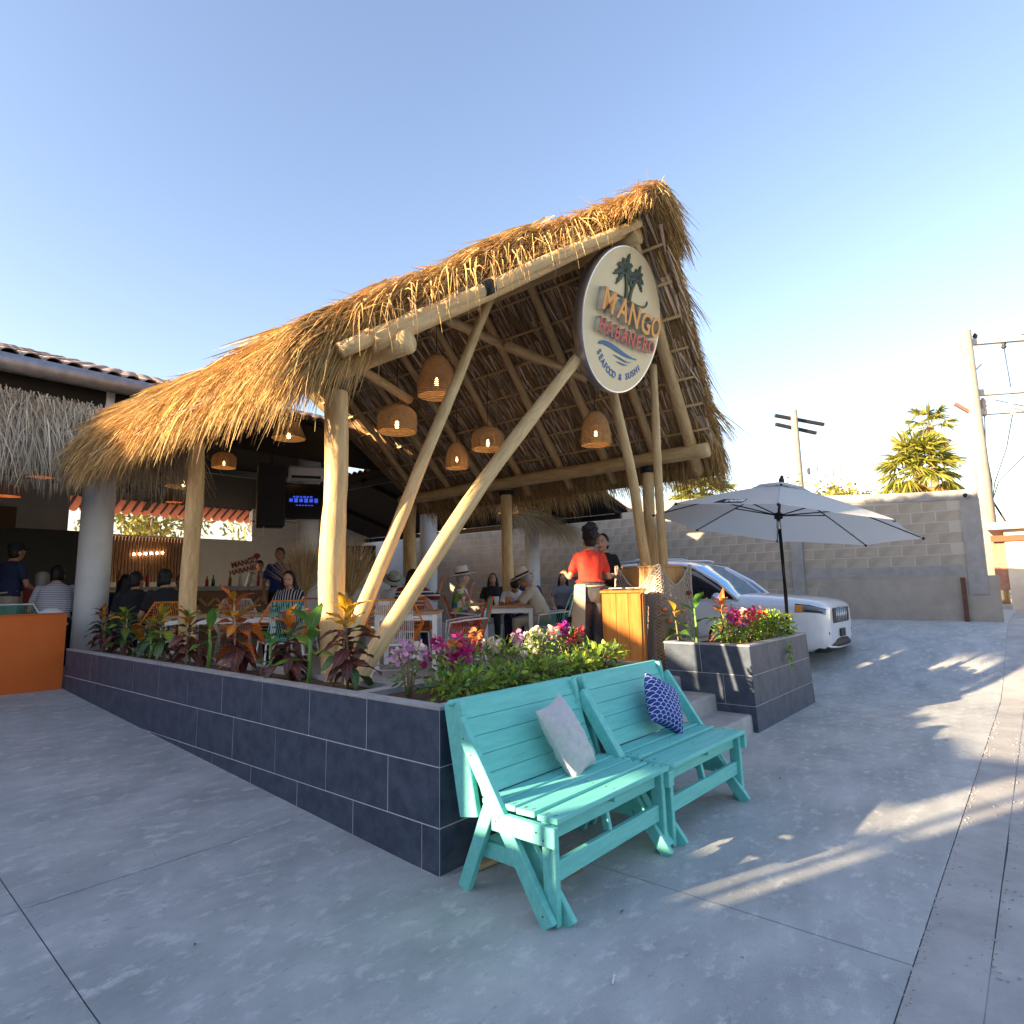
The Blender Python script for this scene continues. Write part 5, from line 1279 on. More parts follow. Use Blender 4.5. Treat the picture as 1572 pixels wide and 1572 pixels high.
m_hair = mat('hair_black', (.012, .009, .008), .5, bump=.6, bscale=60, bdist=.01); m_hairg = mat('hair_grey', (.32, .31, .30), .7, bump=.6, bscale=60, bdist=.01)
m_straw = mat('straw_hat', (.62, .53, .37), .8, col2=(.70, .61, .45), scale=60, bump=.3, bscale=120, bdist=.003); m_hatw = mat('white_hat', (.72, .69, .62), .8, bump=.2, bscale=100)
m_eye = mat('eye_dark', (.015, .01, .008), .3); m_eyew = mat('eye_white', (.7, .68, .65), .4); m_lip = mat('lip_red', (.38, .05, .045), .5); m_shoe = mat('shoe_dark', (.03, .028, .027), .6)
def loft(mb, secs, grow=0, n=18):
    vs = []
    for c, side, dep, hw, hd in secs:
        for j in range(n):
            a = 2*math.pi*j/n; ca, sa = math.cos(a), math.sin(a)
            e = .82
            x = math.copysign(abs(ca)**e, ca); y = math.copysign(abs(sa)**e, sa)
            vs.append(V(*c)+V(*side)*x*(hw+grow)+V(*dep)*y*(hd+grow))
    k = len(secs); fs = [(i*n+j, i*n+(j+1) % n, (i+1)*n+(j+1) % n, (i+1)*n+j) for i in range(k-1) for j in range(n)]
    fs += [tuple(range(n))[::-1], tuple((k-1)*n+j for j in range(n))]
    mb.add(vs, fs)
def limb(mb, pts, rad, grow=0, n=12):
    pts = [V(*p) for p in pts]; P = []; Rr = []
    for i in range(len(pts)-1):
        for j in range(5): q = j/5; P.append(pts[i].lerp(pts[i+1], q)); Rr.append(rad[i]+(rad[i+1]-rad[i])*q+grow)
    P.append(pts[-1]); Rr.append(rad[-1]+grow)
    mb.tube(P, Rr, n); mb.ell(P[0], (Rr[0],)*3, 10, 6); mb.ell(P[-1], (Rr[-1],)*3, 10, 6)
def person(label, loc, az, pose='sit', H=1.65, lean=0, arms=None, yaw=0, pitch=0, skin=0, shirt=None, pants=None, hair='short', hairm=None, hat=None, sleeve=.55, fine=False, seat=.40, long_shirt=.0, crop=False, group='guests and staff', apron=None, build=1.0, collar=None, fem=1.0):
    s = H/1.65; t = thing('person', label, 'person', loc, R(az), group)
    lean = R(lean); hipz = .90*s if pose == 'stand' else seat+.10
    dz = hipz-.90*s
    def T(x, y, z):      # spine frame
        z = z*s+dz; x = x*s; h = hipz; r = z-h
        return V(x*math.cos(lean)+r*math.sin(lean), y*s, h+r*math.cos(lean)-x*math.sin(lean)) if r > 0 else V(x, y*s, z)
    dep = V(math.cos(lean), 0, -math.sin(lean)); side = V(0, 1, 0); B = build
    Fm = fem; secs = [(.80, .13, .095), (.88, .165, .112), (.96, .158, .105), (1.05, .132*B*Fm, .09*B), (1.14, .142*B*Fm, .097*B), (1.25, .163*Fm, .108), (1.33, .152*Fm, .092), (1.385, .085, .065), (1.42, .052, .052)]
    def sec(l): return [(T(-.012 if z > 1.3 else 0, 0, z), side, dep if z > .9 else V(1, 0, 0), hw*s, hd*s) for z, hw, hd in l]
    vox = .0095 if fine else .0135
    body = MB(); loft(body, sec(secs))
    hc = T(.015, 0, 1.53)
    Mh = Matrix.Rotation(R(yaw), 3, 'Z') @ Matrix.Rotation(R(pitch), 3, 'Y') @ Matrix.Rotation(lean*.35, 3, 'Y')
    def hp(x, y, z): return hc+Mh @ V(x*s, y*s, z*s)
    body.tube([T(-.012, 0, 1.37), hp(-.015, 0, -.06)], [.056*s, .05*s], 12)
    body.ell(hp(-.008, 0, .022), (.093*s, .075*s, .098*s), 16, 12, Mh); body.ell(hp(.024, 0, -.035), (.066*s, .058*s, .083*s), 16, 12, Mh)
    body.ell(hp(.062, 0, -.082), (.026*s, .026*s, .022*s), 10, 8, Mh); body.ell(hp(.093, 0, -.018), (.019*s, .0135*s, .026*s), 10, 8, Mh)
    for q in (1, -1):
        body.ell(hp(-.004, q*.076, -.012), (.019*s, .011*s, .03*s), 8, 6, Mh); body.ell(hp(.068, q*.036, -.035), (.02*s, .02*s, .018*s), 8, 6, Mh)
    # arms
    arms = arms or [((.05, .08, -.26), (.20, -.03, -.10)), ((.05, -.08, -.26), (.20, .03, -.10))]
    AP = []
    for q, (e, w) in zip((1, -1), arms):
        sh = T(-.012, q*.165*fem, 1.335); el = sh+V(*e)*s; wr = el+V(*w)*s; AP.append((sh, el, wr))
        limb(body, [sh, el, wr], [.046*s*fem, .036*s*fem, .024*s])
        d = (wr-el).normalized(); u = V(0, 0, 1)-d*d.z; u = u.normalized() if u.length > .1 else V(1, 0, 0); v = d.cross(u)
        body.ell(wr+d*.05*s, (.022*s, .04*s, .05*s) if fine else (.026*s, .04*s, .05*s), 10, 8, Matrix((u, v, d)).transposed())
        fr = .0088*s if fine else .0115*s
        for k, L in enumerate((.062, .07, .066, .052)):
            b0 = wr+d*.085*s+v*(-.028+.0187*k)*s; b1 = b0+(d*.6-u*.35).normalized()*L*.55*s; b2 = b1+(d*.25-u*.9).normalized()*L*.5*s; body.tube([b0-d*.02*s, b0, b1, b2], [fr*1.1, fr*1.05, fr, fr*.8], 8)
        b0 = wr+d*.03*s-v*.03*s*q; b1 = b0+(d*.6-v*.6*q-u*.2).normalized()*.04*s; b2 = b1+(d*.8-u*.3).normalized()*.03*s; body.tube([b0, b1, b2], [fr*1.3, fr*1.1, fr*.9], 8)
    # legs
    LG = []
    for q in (1, -1):
        if pose == 'stand': hp0, kn, an = V(0, q*.088*s, .86*s), V(.02, q*.09*s+.0, .47*s), V(-.01, q*.095*s, .085*s)
        else: hp0, kn, an = V(0, q*.09*s, hipz-.01), V(.40*s, q*.12*s, seat+.055), V(.36*s, q*.12*s, .085)
        LG.append((hp0, kn, an)); limb(body, [hp0, kn, an], [.082*s, .056*s, .036*s]); body.ell(an+V(.06*s, 0, -.045), (.11*s, .042*s, .038*s), 12, 8)
    bo = body.build('body', SKIN[skin], t, True); remesh_later(bo, vox, 3, .5)
    # trousers, shoes, shirt
    tr = MB(); loft(tr, sec([(.79, .135, .10), (.88, .168, .115), (.96, .16, .108), (1.02 if not crop else 1.045, .14*B, .096*B)]), .013)
    for hp0, kn, an in LG: limb(tr, [hp0, kn, an+V(0, 0, .02)], [.086*s, .060*s, .046*s], .013)
    to = tr.build('trousers', pants, t, True); remesh_later(to, .014, 3)
    for hp0, kn, an in LG:
        so = MB(); so.ell(an+V(.055*s, 0, -.043), (.122*s, .05*s, .044*s), 14, 10); so.build('shoe', m_shoe, t, True)
    sm = MB(); z0 = .93-long_shirt if not crop else 1.03
    loft(sm, sec([(z0, .168-.0*B, .115), (.98 if not crop else 1.05, .158 if not crop else .142*B, .106*B), (1.06, .138*B*Fm, .096*B), (1.14, .145*B*Fm, .10*B), (1.25, .165*Fm, .11), (1.335, .156*Fm, .094), (1.385, .082, .066), (1.405, .062, .06)]), .017)
    for sh, el, wr in AP:
        if sleeve <= 1: limb(sm, [sh, sh.lerp(el, sleeve)], [.047*s*fem, .047*s*fem], .012)
        else: limb(sm, [sh, el, el.lerp(wr, sleeve-1)], [.05*s, .042*s, .034*s], .013)
    so = sm.build('shirt', shirt, t, True); remesh_later(so, .0125, 3)
    if collar:
        cm = MB(); cm.tube([T(-.012, 0, 1.385)+V(math.cos(a), math.sin(a), .12*-math.cos(a))*.072*s for a in [6.283*i/20 for i in range(20)]], .014*s, 6, False, True); cm.build('collar', collar, t, True)
    # face
    for q in (1, -1):
        e = MB(); e.ell(hp(.081, q*.031, .008), (.009*s, .014*s, .0085*s), 10, 8, Mh); eo = e.build('eye', m_eyew, t, True)
        e = MB(); e.ell(hp(.0865, q*.031, .008), (.005*s, .0075*s, .0075*s), 8, 6, Mh); e.build('iris', m_eye, eo, True)
        e = MB(); e.tube([hp(.088, q*.014, .03), hp(.088, q*.032, .036), hp(.074, q*.05, .03)], [.004*s, .0045*s, .002*s], 6); e.build('eyebrow', m_hair, t, True)
    e = MB(); e.ell(hp(.084, 0, -.058), (.009*s, .022*s, .009*s), 12, 8, Mh); e.build('mouth', m_lip, t, True)
    # hair
    hm = hairm or m_hair; h = MB()
    if hair != 'none':
        h.ell(hp(-.022, 0, .034), (.092*s, .083*s, .098*s), 16, 12, Mh); h.ell(hp(-.035, 0, -.02), (.07*s, .078*s, .08*s), 14, 10, Mh)
        if hair == 'curlybun':
            g = random.Random(4); h.ell(hp(-.05, 0, .06), (.10*s, .092*s, .10*s), 14, 10, Mh); h.ell(hp(-.055, 0, .13), (.075*s, .08*s, .07*s), 14, 10, Mh)
            for k in range(60):
                a, b_ = g.uniform(0, 6.28), g.uniform(-.7, 1.5); r = .098
                h.ell(hp(-.05+r*math.cos(a)*math.cos(b_), r*math.sin(a)*math.cos(b_), .08+r*1.15*math.sin(b_)), (.024*s*g.uniform(.6, 1.2),)*3, 7, 5)
        if hair == 'pulled': h.ell(hp(-.11, 0, .03), (.04*s, .045*s, .045*s), 10, 8, Mh)
        if hair == 'long':
            h.tube([hp(-.05, 0, .05), hp(-.085, .02, -.08), T(-.10, .05, 1.28), T(-.09, .07, 1.12)], [.075*s, .07*s, .06*s, .03*s], 12)
            for q in (1, -1): h.tube([hp(-.0, q*.07, .03), hp(-.01, q*.085, -.07), T(.0, q*.10, 1.30), T(.04, q*.11, 1.16)], [.03*s, .03*s, .028*s, .012*s], 10)
        if hair == 'mop':
            h.ell(hp(.0, 0, .065), (.10*s, .087*s, .07*s), 14, 10, Mh); h.ell(hp(.06, 0, .055), (.045*s, .07*s, .035*s), 12, 8, Mh)
        ho = h.build('hair', hm, t, True); remesh_later(ho, .011, 2)
    if hat:
        kind, mh, mb_ = hat
        k = MB(); Mt = Mh @ Matrix.Rotation(R(-6), 3, 'Y')
        if kind == 'brim':
            k.lathe([(x*s*1.08, z*s*1.08) for x, z in ((.195, -.005), (.19, .006), (.15, .0), (.105, .004), (.098, .03), (.094, .07), (.088, .115), (.07, .128), (.03, .118), (.0, .116))], 28, hp(-.01, 0, .055), M=Mt)
            k.lathe([(x*s*1.08, z*s*1.08) for x, z in ((.195, -.005), (.15, -.008), (.1, -.003), (.09, .05))], 28, hp(-.01, 0, .055), M=Mt)
            ho = k.build('hat', mh, t, True)
            k = MB(); k.lathe([(.113*s, .012*s), (.110*s, .04*s)], 28, hp(-.01, 0, .055), M=Mt); k.build('hat_band', mb_, ho, True)
        else:
            k.lathe([(.098*s, -.02*s), (.10*s, .02*s), (.085*s, .07*s), (.05*s, .1*s), (0, .105*s)], 20, hp(-.01, 0, .05), M=Mt); ho = k.build('cap', mh, t, True)
            k = MB(); k.ell(hp(.10, 0, .045), (.075*s, .075*s, .012*s), 14, 6, Mt); k.build('visor', mh, ho, True)
    if apron:
        def fn(u, v):
            a = R(-75+230*u); z = 1.0-.50*v; r = (.168+.05*v)*s
            return (math.cos(a)*r*.85+.01*math.sin(u*18)*v, math.sin(a)*r*1.12, z*s)
        k = MB(); k.grid(fn, 28, 12); k.build('apron', apron, t, True)
        k = MB(); k.tube([(math.cos(a)*.125*s, math.sin(a)*.158*s, 1.0*s+.02*math.cos(a)) for a in [6.283*i/24 for i in range(24)]], .012, 6, False, True); k.build('apron_strap', apron, t, True)
    return t
jeans = cloth('black_denim', (.045, .045, .05), (.10, .10, .105)); blk = cloth('black_cotton', (.012, .012, .014), (.02, .02, .024)); khaki = cloth('khaki', (.42, .36, .27)); navy = cloth('navy_cotton', (.012, .02, .06), (.02, .03, .085)); blu = cloth('royal_blue', (.015, .03, .16), (.02, .05, .22))
cream = cloth('cream_linen', (.50, .44, .34), (.58, .52, .42)); wht = cloth('white_cotton', (.66, .66, .70), (.74, .74, .77)); red = cloth('red_polo', (.62, .035, .02), (.70, .06, .03)); mar = cloth('maroon', (.18, .02, .018))
m_apr = cloth('apron_canvas', (.44, .35, .24), (.52, .42, .30))
person('hostess in a red top with curly updo, back turned, beside the podium', (6.20, 4.02, FL), 42, 'stand', 1.62, 0,
       [((.04, .10, -.25), (.21, .02, .06)), ((.06, -.09, -.25), (.18, -.05, .02))], yaw=18, pitch=4, skin=0, shirt=red, pants=jeans, hair='curlybun', sleeve=.62, fine=True, crop=True, apron=m_apr, collar=red, fem=.86)
person('woman in a black top facing the hostess, hair tied back', (6.92, 4.28, FL), 205, 'stand', 1.63, 0, [((.05, .08, -.26), (.22, -.06, .03)), ((.07, -.07, -.26), (.2, .06, .02))], yaw=-14, skin=2, shirt=blk, pants=blk, hair='pulled', sleeve=.5, fine=True, fem=.86)
person('man in cream shirt and straw hat bending over the right table', (7.74, 5.90, FL), 132, 'sit', 1.7, 24, [((.18, .08, -.2), (.22, -.06, -.02)), ((.2, -.06, -.18), (.22, .05, -.03))], pitch=22, skin=1, shirt=cream, pants=khaki, hair='short', hairm=m_hairg, hat=('brim', m_straw, blk), sleeve=.75, build=1.25)
person('boy with black hair and white shirt leaning over the table', (8.12, 6.78, FL), 222, 'sit', 1.6, 34, [((.2, .06, -.16), (.18, -.1, -.05)), ((.2, -.06, -.16), (.18, .1, -.05))], pitch=38, skin=1, shirt=wht, pants=navy, hair='mop', sleeve=.7)
person('woman in floral shirt and white hat seated with raised hand', (7.10, 7.06, FL), -45, 'sit', 1.66, 4, [((.12, .06, -.2), (.06, -.05, .24)), ((.12, -.08, -.22), (.2, .06, .0))], yaw=12, pitch=-4, skin=2, shirt=floral('floral_cotton'), pants=floral('floral_skirt'), hair='short', hairm=m_hairg, hat=('brim', m_hatw, blk), sleeve=.9, build=1.2)
person('person in a maroon and white banded sweater raising a hand', (6.14, 7.10, FL), 35, 'sit', 1.68, 8, [((.1, .1, -.2), (.2, -.04, 0)), ((.16, -.16, -.12), (.1, -.06, .24))], skin=1, shirt=stripe('banded_knit', [(0, (.16, .018, .03)), (.45, (.62, .60, .58)), (.6, (.02, .025, .06)), (.85, (.62, .6, .58))], 7.5), pants=navy, hair='long', sleeve=1.2, build=1.2)
person('guest in a pale wide brimmed hat, half hidden by the poles', (6.95, 8.45, FL), 60, 'sit', 1.6, 12, None, pitch=-30, skin=2, shirt=wht, pants=khaki, hair='short', hat=('brim', mat('sage_hat', (.46, .48, .44), .85), blk))
person('woman in black and white striped blouse looking down', (4.80, 8.10, FL), 212, 'sit', 1.64, 6, [((.12, .08, -.22), (.2, -.08, .0)), ((.12, -.08, -.22), (.2, .08, .0))], pitch=16, yaw=12, skin=2, shirt=stripe('pinstripe', [(0, (.012, .013, .03)), (.72, (.62, .62, .64))], 26, 'Y'), pants=blk, hair='long', sleeve=1.5, fine=True, fem=.88)
person('waiter standing in a royal blue polo shirt', (5.82, 10.2, FL), 225, 'stand', 1.72, 3, [((.04, .08, -.26), (.14, -.05, -.2)), ((.04, -.08, -.26), (.14, .05, -.2))], pitch=10, skin=1, shirt=blu, pants=blk, hair='short', sleeve=.6)
person('man in black shirt seen from behind, right of the pair', (3.36, 8.62, FL), 80, 'sit', 1.74, 12, None, yaw=-28, skin=0, shirt=blk, pants=navy, hair='short', sleeve=.6, build=1.25, collar=mat('collar_green', (.05, .16, .09), .8))
person('man in black shirt seen from behind, left of the pair', (3.14, 9.05, FL), 70, 'sit', 1.70, 14, None, yaw=-40, skin=0, shirt=blk, pants=navy, hair='short', sleeve=.6, build=1.2, collar=mat('collar_white', (.6, .6, .6), .8))
person('guest in a dark blue shirt beside the white corner column', (3.22, 9.75, FL), 60, 'sit', 1.66, 14, None, yaw=10, skin=1, shirt=navy, pants=navy, hair='long', sleeve=.6, build=1.2)
person('dark haired guest seated across from the men in black', (4.35, 10.6, FL), 240, 'sit', 1.66, 6, None, skin=1, shirt=blk, pants=blk, hair='short')
person('waiter in black cap and tan apron at the far left edge', (2.16, 10.75, FL), 20, 'stand', 1.68, 4, None, skin=1, shirt=navy, pants=khaki, hair='short', hat=('cap', blk, blk), apron=m_apr)
person('grey haired guest in a maroon top left of the white column', (2.42, 10.45, FL), 70, 'sit', 1.70, 26, None, skin=2, shirt=mar, pants=navy, hair='mop', hairm=m_hairg, sleeve=1.5, seat=.48)
person('guest in white and blue striped shirt left of the white column', (2.52, 10.05, FL), 75, 'sit', 1.78, 22, None, skin=2, shirt=stripe('fine_stripe', [(0, (.60, .60, .64)), (.6, (.16, .18, .30))], 42), pants=navy, hair='short', sleeve=.6, build=1.3, seat=.50, pitch=10)
person('woman sitting in the shade behind the wooden post', (9.35, 8.35, FL), 215, 'sit', 1.66, 4, None, skin=1, shirt=blk, pants=blk, hair='long')
person('guest in sunglasses by the block wall', (10.4, 8.25, FL), 230, 'sit', 1.7, 0, None, skin=2, shirt=navy, pants=blk, hair='short')
person('guest in a grey top by the far white column', (11.1, 7.9, FL), 220, 'sit', 1.66, 5, None, skin=2, shirt=cloth('grey_cotton', (.25, .25, .27)), pants=blk, hair='long')
person('guest in a patterned dark top near the car', (11.3, 7.3, FL), 215, 'sit', 1.68, 4, None, skin=1, shirt=blk, pants=blk, hair='pulled')
person('bartender in pale shirt working behind the bar', (7.6, 14.3, FL), 250, 'stand', 1.72, 14, None, pitch=20, skin=1, shirt=cloth('pale_blue', (.40, .45, .50)), pants=blk, hair='short', sleeve=1.2)
tr_ = MB(); tr_.cbox((0, 0, 0), (.24, .17, .02), .006); tag(tr_.build('tablet', m_black, loc=(6.22, 4.33, FL+1.06), rot=(0, 0, R(40))), 'black tablet held by the hostess in red', 'tablet')
ph = MB(); ph.cbox((0, 0, 0), (.075, .008, .15), .004); tag(ph.build('phone', mat('phone_blue', (.25, .4, .6), .2), loc=(7.86, 6.6, TZ+.1), rot=(R(-35), 0, R(40))), 'pale blue phone held by the boy at the table', 'phone')
whc = MB(); whc.lathe([(.14, 0), (.145, .05), (.12, .12), (.06, .16), (0, .165)], 22); tag(whc.build('white_helmet', m_white, smooth=True, loc=(2.30, 9.3, 1.14)), 'white rounded helmet above the orange wall', 'helmet')
# ================================================================== CAR
m_car = mat('car_silver_white', (.70, .715, .74), .22, .0, spec=.6); MATS['car_silver_white'].node_tree.nodes['Principled BSDF'].inputs['Coat Weight'].default_value = .6
m_glassc = mat('car_glass', (.012, .018, .028), .04, spec=.9); m_wind_reflect = mat('windshield', (.22, .48, .75), .05, .7, spec=1.); m_plast = mat('black_plastic', (.02, .02, .022), .6); m_tyre = mat('tyre', (.015, .015, .016), .85); m_rimc = mat('alloy', (.5, .5, .52), .3, .8)  # windshield blue is the sky reflection put into the base colour
CX, CY = 11.45, 5.02
car = thing('parked_suv', 'silver white SUV parked behind the parasol planter, nose to the right', 'car', (CX, CY, .10), R(-90))
car.rotation_euler = (R(0), R(0), R(-90))
ST = [(2.44, .66, .44, .93, .98), (2.42, .80, .38, .97, 1.02), (2.35, .885, .33, 1.01, 1.06), (2.17, .94, .29, 1.04, 1.10), (1.85, .965, .28, 1.06, 1.135), (1.45, .97, .28, 1.075, 1.165), (1.1, .968, .27, 1.09, 1.19), (.9, .965, .27, 1.09, 1.15), (.4, .965, .27, 1.09, 1.11),
      (-.4, .965, .27, 1.10, 1.12), (-1.2, .965, .27, 1.11, 1.13), (-1.9, .95, .29, 1.12, 1.14), (-2.25, .90, .33, 1.12, 1.14), (-2.38, .84, .38, 1.05, 1.08), (-2.41, .7, .45, .95, .98)]
def ring(w, zb, zs, zt): return [(w*.80, zb), (w*.95, zb+.05), (w*.99, zb+.18), (w, zb+.34), (w*.99, zs-.16), (w*.965, zs-.05), (w*.92, zs), (w*.74, zt-.01), (w*.35, zt+.012), (0, zt+.016)]
mb = MB(); rows = []
for x, w, zb, zs, zt in ST:
    rg = ring(w, zb, zs, zt); full = [(-y, z) for y, z in rg]+[(y, z) for y, z in rg[::-1][1:]]; rows.append([(x, y, z) for y, z in full])
n = len(rows[0]); mb.add([p for r in rows for p in r], [(i*n+j, i*n+j+1, (i+1)*n+j+1, (i+1)*n+j) for i in range(len(rows)-1) for j in range(n-1)]+[(i*n, (i+1)*n, (i+1)*n+n-1, i*n+n-1) for i in range(len(rows)-1)])
mb.build('body', m_car, car, True)
for q_, nm_ in ((0, 'front_panel'), (-1, 'tail_panel')): mb = MB(); mb.add(rows[q_], [tuple(range(n))]); mb.build(nm_, m_car, car)
CB = [(1.03, .86, 1.13, .84, 1.15), (.75, .88, 1.12, .78, 1.40), (.30, .895, 1.11, .725, 1.69), (.05, .90, 1.11, .715, 1.755), (-.4, .90, 1.115, .71, 1.785), (-1.1, .90, 1.12, .705, 1.78), (-1.75, .88, 1.13, .69, 1.74), (-2.02, .86, 1.13, .67, 1.66), (-2.30, .82, 1.14, .74, 1.2)]
gl = MB(); rf = MB(); rows = []
for x, yb, zb, yt, zt in CB: rows.append([(x, -yb, zb), (x, -(yb+yt)/2-.015, (zb+zt)/2), (x, -yt-.01, zt-.05 if zt > 1.3 else zt), (x, -yt*.88, zt), (x, -yt*.4, zt+.022), (x, 0, zt+.027), (x, yt*.4, zt+.022), (x, yt*.88, zt), (x, yt+.01, zt-.05 if zt > 1.3 else zt), (x, (yb+yt)/2+.015, (zb+zt)/2), (x, yb, zb)])
n = 11; vs = [p for r in rows for p in r]
def cf(cond): return [(i*n+j, i*n+j+1, (i+1)*n+j+1, (i+1)*n+j) for i in range(len(rows)-1) for j in range(n-1) if cond(i, j)]
wind = lambda i, j: i in (0, 1) and 2 <= j <= 7
roof = lambda i, j: i >= 2 and i < 7 and 2 <= j <= 7
mb = MB(); mb.add(vs, cf(lambda i, j: not wind(i, j) and not roof(i, j))); mb.build('side_glass', m_glassc, car, True)
mb = MB(); mb.add(vs, cf(wind)); mb.build('windshield', m_wind_reflect, car, True)
mb = MB(); mb.add(vs, cf(roof)); mb.build('roof', m_car, car, True)
for s in (1, -1):
    mb = MB(); mb.tube([(1.10, s*.90, 1.10), (.75, s*.85, 1.40), (.30, s*.77, 1.665), (.05, s*.76, 1.72), (-.4, s*.755, 1.745), (-1.1, s*.75, 1.74), (-1.75, s*.735, 1.70), (-2.05, s*.72, 1.61), (-2.33, s*.78, 1.17)], [.03, .032, .034, .03, .028, .028, .03, .04, .06], 8); mb.build('pillar', m_car, car, True)
    for xx in (-.38, -1.32):
        mb = MB(); mb.beam((xx, s*.918, 1.10), (xx-.06, s*.775, 1.72), .02, .07, (1, 0, 0)); mb.build('pillar', m_plast, car)
    mb = MB(); mb.tube([(.98, s*.945, 1.095), (0, s*.925, 1.115), (-1, s*.925, 1.125), (-1.9, s*.90, 1.14)], .012, 6); mb.build('window_trim', m_chrome, car, True)
    mb = MB(); mb.tube([(.1, s*.62, 1.80), (.0, s*.62, 1.83), (-.9, s*.62, 1.85), (-1.7, s*.60, 1.81)], .018, 8); mb.build('roof_rail', m_chrome, car, True)
    mr_ = MB(); mr_.ell((.80, s*1.06, 1.14), (.085, .13, .085), 16, 10); mo = mr_.build('mirror', m_chrome, car, True)
    mb = MB(); mb.beam((.80, s*.88, 1.08), (.80, s*1.0, 1.10), .06, .05); mb.build('mirror_arm', m_plast, mo)
    for xx in (1.46, -1.46):
        w = MB(); w.lathe([(.25, -.115), (.36, -.12), (.385, -.08), (.39, 0), (.385, .08), (.36, .12), (.25, .115)], 32, (xx, s*.86, .385), M=Matrix.Rotation(R(90), 3, 'X')); wo = w.build('wheel', m_tyre, car, True)
        w = MB(); w.lathe([(.25, .1), (.22, .05), (.05, .08), (0, .085)], 24, (xx, s*.86, .385), M=Matrix.Rotation(R(-90*s), 3, 'X'))
        for k in range(7): w.beam((xx, s*.965, .385), (xx+.23*math.cos(k*.9), s*.97, .385+.23*math.sin(k*.9)), .02, .045, (0, 1, 0))
        w.build('rim', m_rimc, wo, True)
        a = MB(); a.tube([(xx+.44*math.cos(R(q)), s*.965, .385+.44*math.sin(R(q))) for q in range(-10, 191, 10)], .035, 8); a.build('wheel_arch', m_car, car, True)
        a = MB(); a.lathe([(.0, 0), (.43, 0)], 24, (xx, s*.972, .385), M=Matrix.Rotation(R(90), 3, 'X')); a.build('arch_shadow', m_plast, car)
    mb = MB(); mb.tube([(1.0, s*.97, .45), (-1.0, s*.97, .45)], .03, 8); mb.build('sill_trim', m_plast, car, True)
    # headlight on the body skin
    def hl(u, v, o=.012):
        x = 2.0+.405*u; k = max(i for i in range(len(ST)-1) if ST[i][0] >= x or i == 0); A_, B_ = ST[k], ST[k+1]; f = (A_[0]-x)/(A_[0]-B_[0]); q = [a_+(b__-a_)*f for a_, b__ in zip(A_, B_)]
        rg = ring(*q[1:]); z = q[3]-.145+.035*u+(.125-.045*u)*v
        for (y0_, z0_), (y1_, z1_) in zip(rg[2:8], rg[3:9]):
            if z0_ <= z <= z1_: y = y0_+(y1_-y0_)*(z-z0_)/(z1_-z0_); break
        else: y = rg[4][0]
        return (x+o*(.3+u*.7), s*(y+o*(1.1-.6*u)), z)
    mb = MB(); mb.grid(lambda u, v: hl(u, v, .010), 10, 4); ho = mb.build('headlight', mat('lamp_clear', (.16, .17, .19), .06, .2, spec=1.), car, True)
    mb = MB(); mb.grid(lambda u, v: hl(.02+.24*u, .08+.84*v, .016), 5, 3); mb.build('indicator', mat('lamp_amber', (.75, .25, .02), .2), ho, True)
    mb = MB(); mb.grid(lambda u, v: hl(.32+.6*u, .05+.30*v, .016), 5, 3); mb.build('lamp_bezel', m_plast, ho, True)
    mb = MB(); mb.tube([hl(0, 1.02, .014), hl(.5, 1.02, .014), hl(1, 1.02, .014)], .008, 6); mb.build('lamp_brow', m_plast, ho)
    mb = MB(); mb.cbox((2.38, s*.66, .58), (.05, .2, .07), .02, Matrix.Rotation(s*R(-25), 3, 'Z')); fo_ = mb.build('fog_recess', m_plast, car); mb = MB(); mb.tube([(2.41, s*.60, .62), (2.36, s*.76, .615), (2.38, s*.70, .56)], .01, 6, False, True); mb.build('fog_trim', m_chrome, fo_, True)
    for xx in (.25, -.85): mb = MB(); mb.cbox((xx, s*.975, .96), (.2, .03, .035), .01); mb.build('door_handle', m_chrome, car)
    for xx in (1.0, -.36, -1.3): mb = MB(); mb.beam((xx, s*.9665, .42), (xx, s*.962, 1.04), .006, .008, (1, 0, 0)); mb.build('door_seam', m_plast, car)
mb = MB(); mb.cbox((2.440, 0, .842), (.026, 1.02, .235), .01); mb.build('grille_panel', m_plast, car)
for k in range(7):
    y = -.42+.14*k; x = 2.445-.02*(y/.5)**2; mb = MB(); mb.tube([(x+.01, y-.048, .74), (x+.012, y-.048, .945), (x+.012, y+.048, .945), (x+.01, y+.048, .74)], .011, 6, False, True); so_ = mb.build('grille_slot', m_chrome, car, True)
    mb = MB(); mb.cbox((x+.004, y, .842), (.02, .09, .20), .004); mb.build('slot_mesh', m_black, so_)
mb = MB(); mb.tube([(2.22, -.80, .37), (2.33, -.62, .37), (2.375, -.3, .40), (2.385, 0, .40), (2.375, .3, .40), (2.33, .62, .37), (2.22, .80, .37)], [.085, .10, .105, .105, .105, .10, .085], 10); mb.build('lower_bumper', m_plast, car, True)
mb = MB(); mb.tube([(2.30, -.86, .46), (2.41, -.70, .37), (2.475, -.4, .35), (2.49, 0, .35), (2.475, .4, .35), (2.41, .70, .37), (2.30, .86, .46)], .016, 8); mb.build('bumper_trim', m_chrome, car, True)
mb = MB(); mb.cbox((2.455, 0, .56), (.02, .32, .13), .008); mb.build('plate_holder', m_plast, car)
mb = MB(); mb.box((2.455, 0, .965), (.006, .2, .025)); mb.build('badge', m_chrome, car)

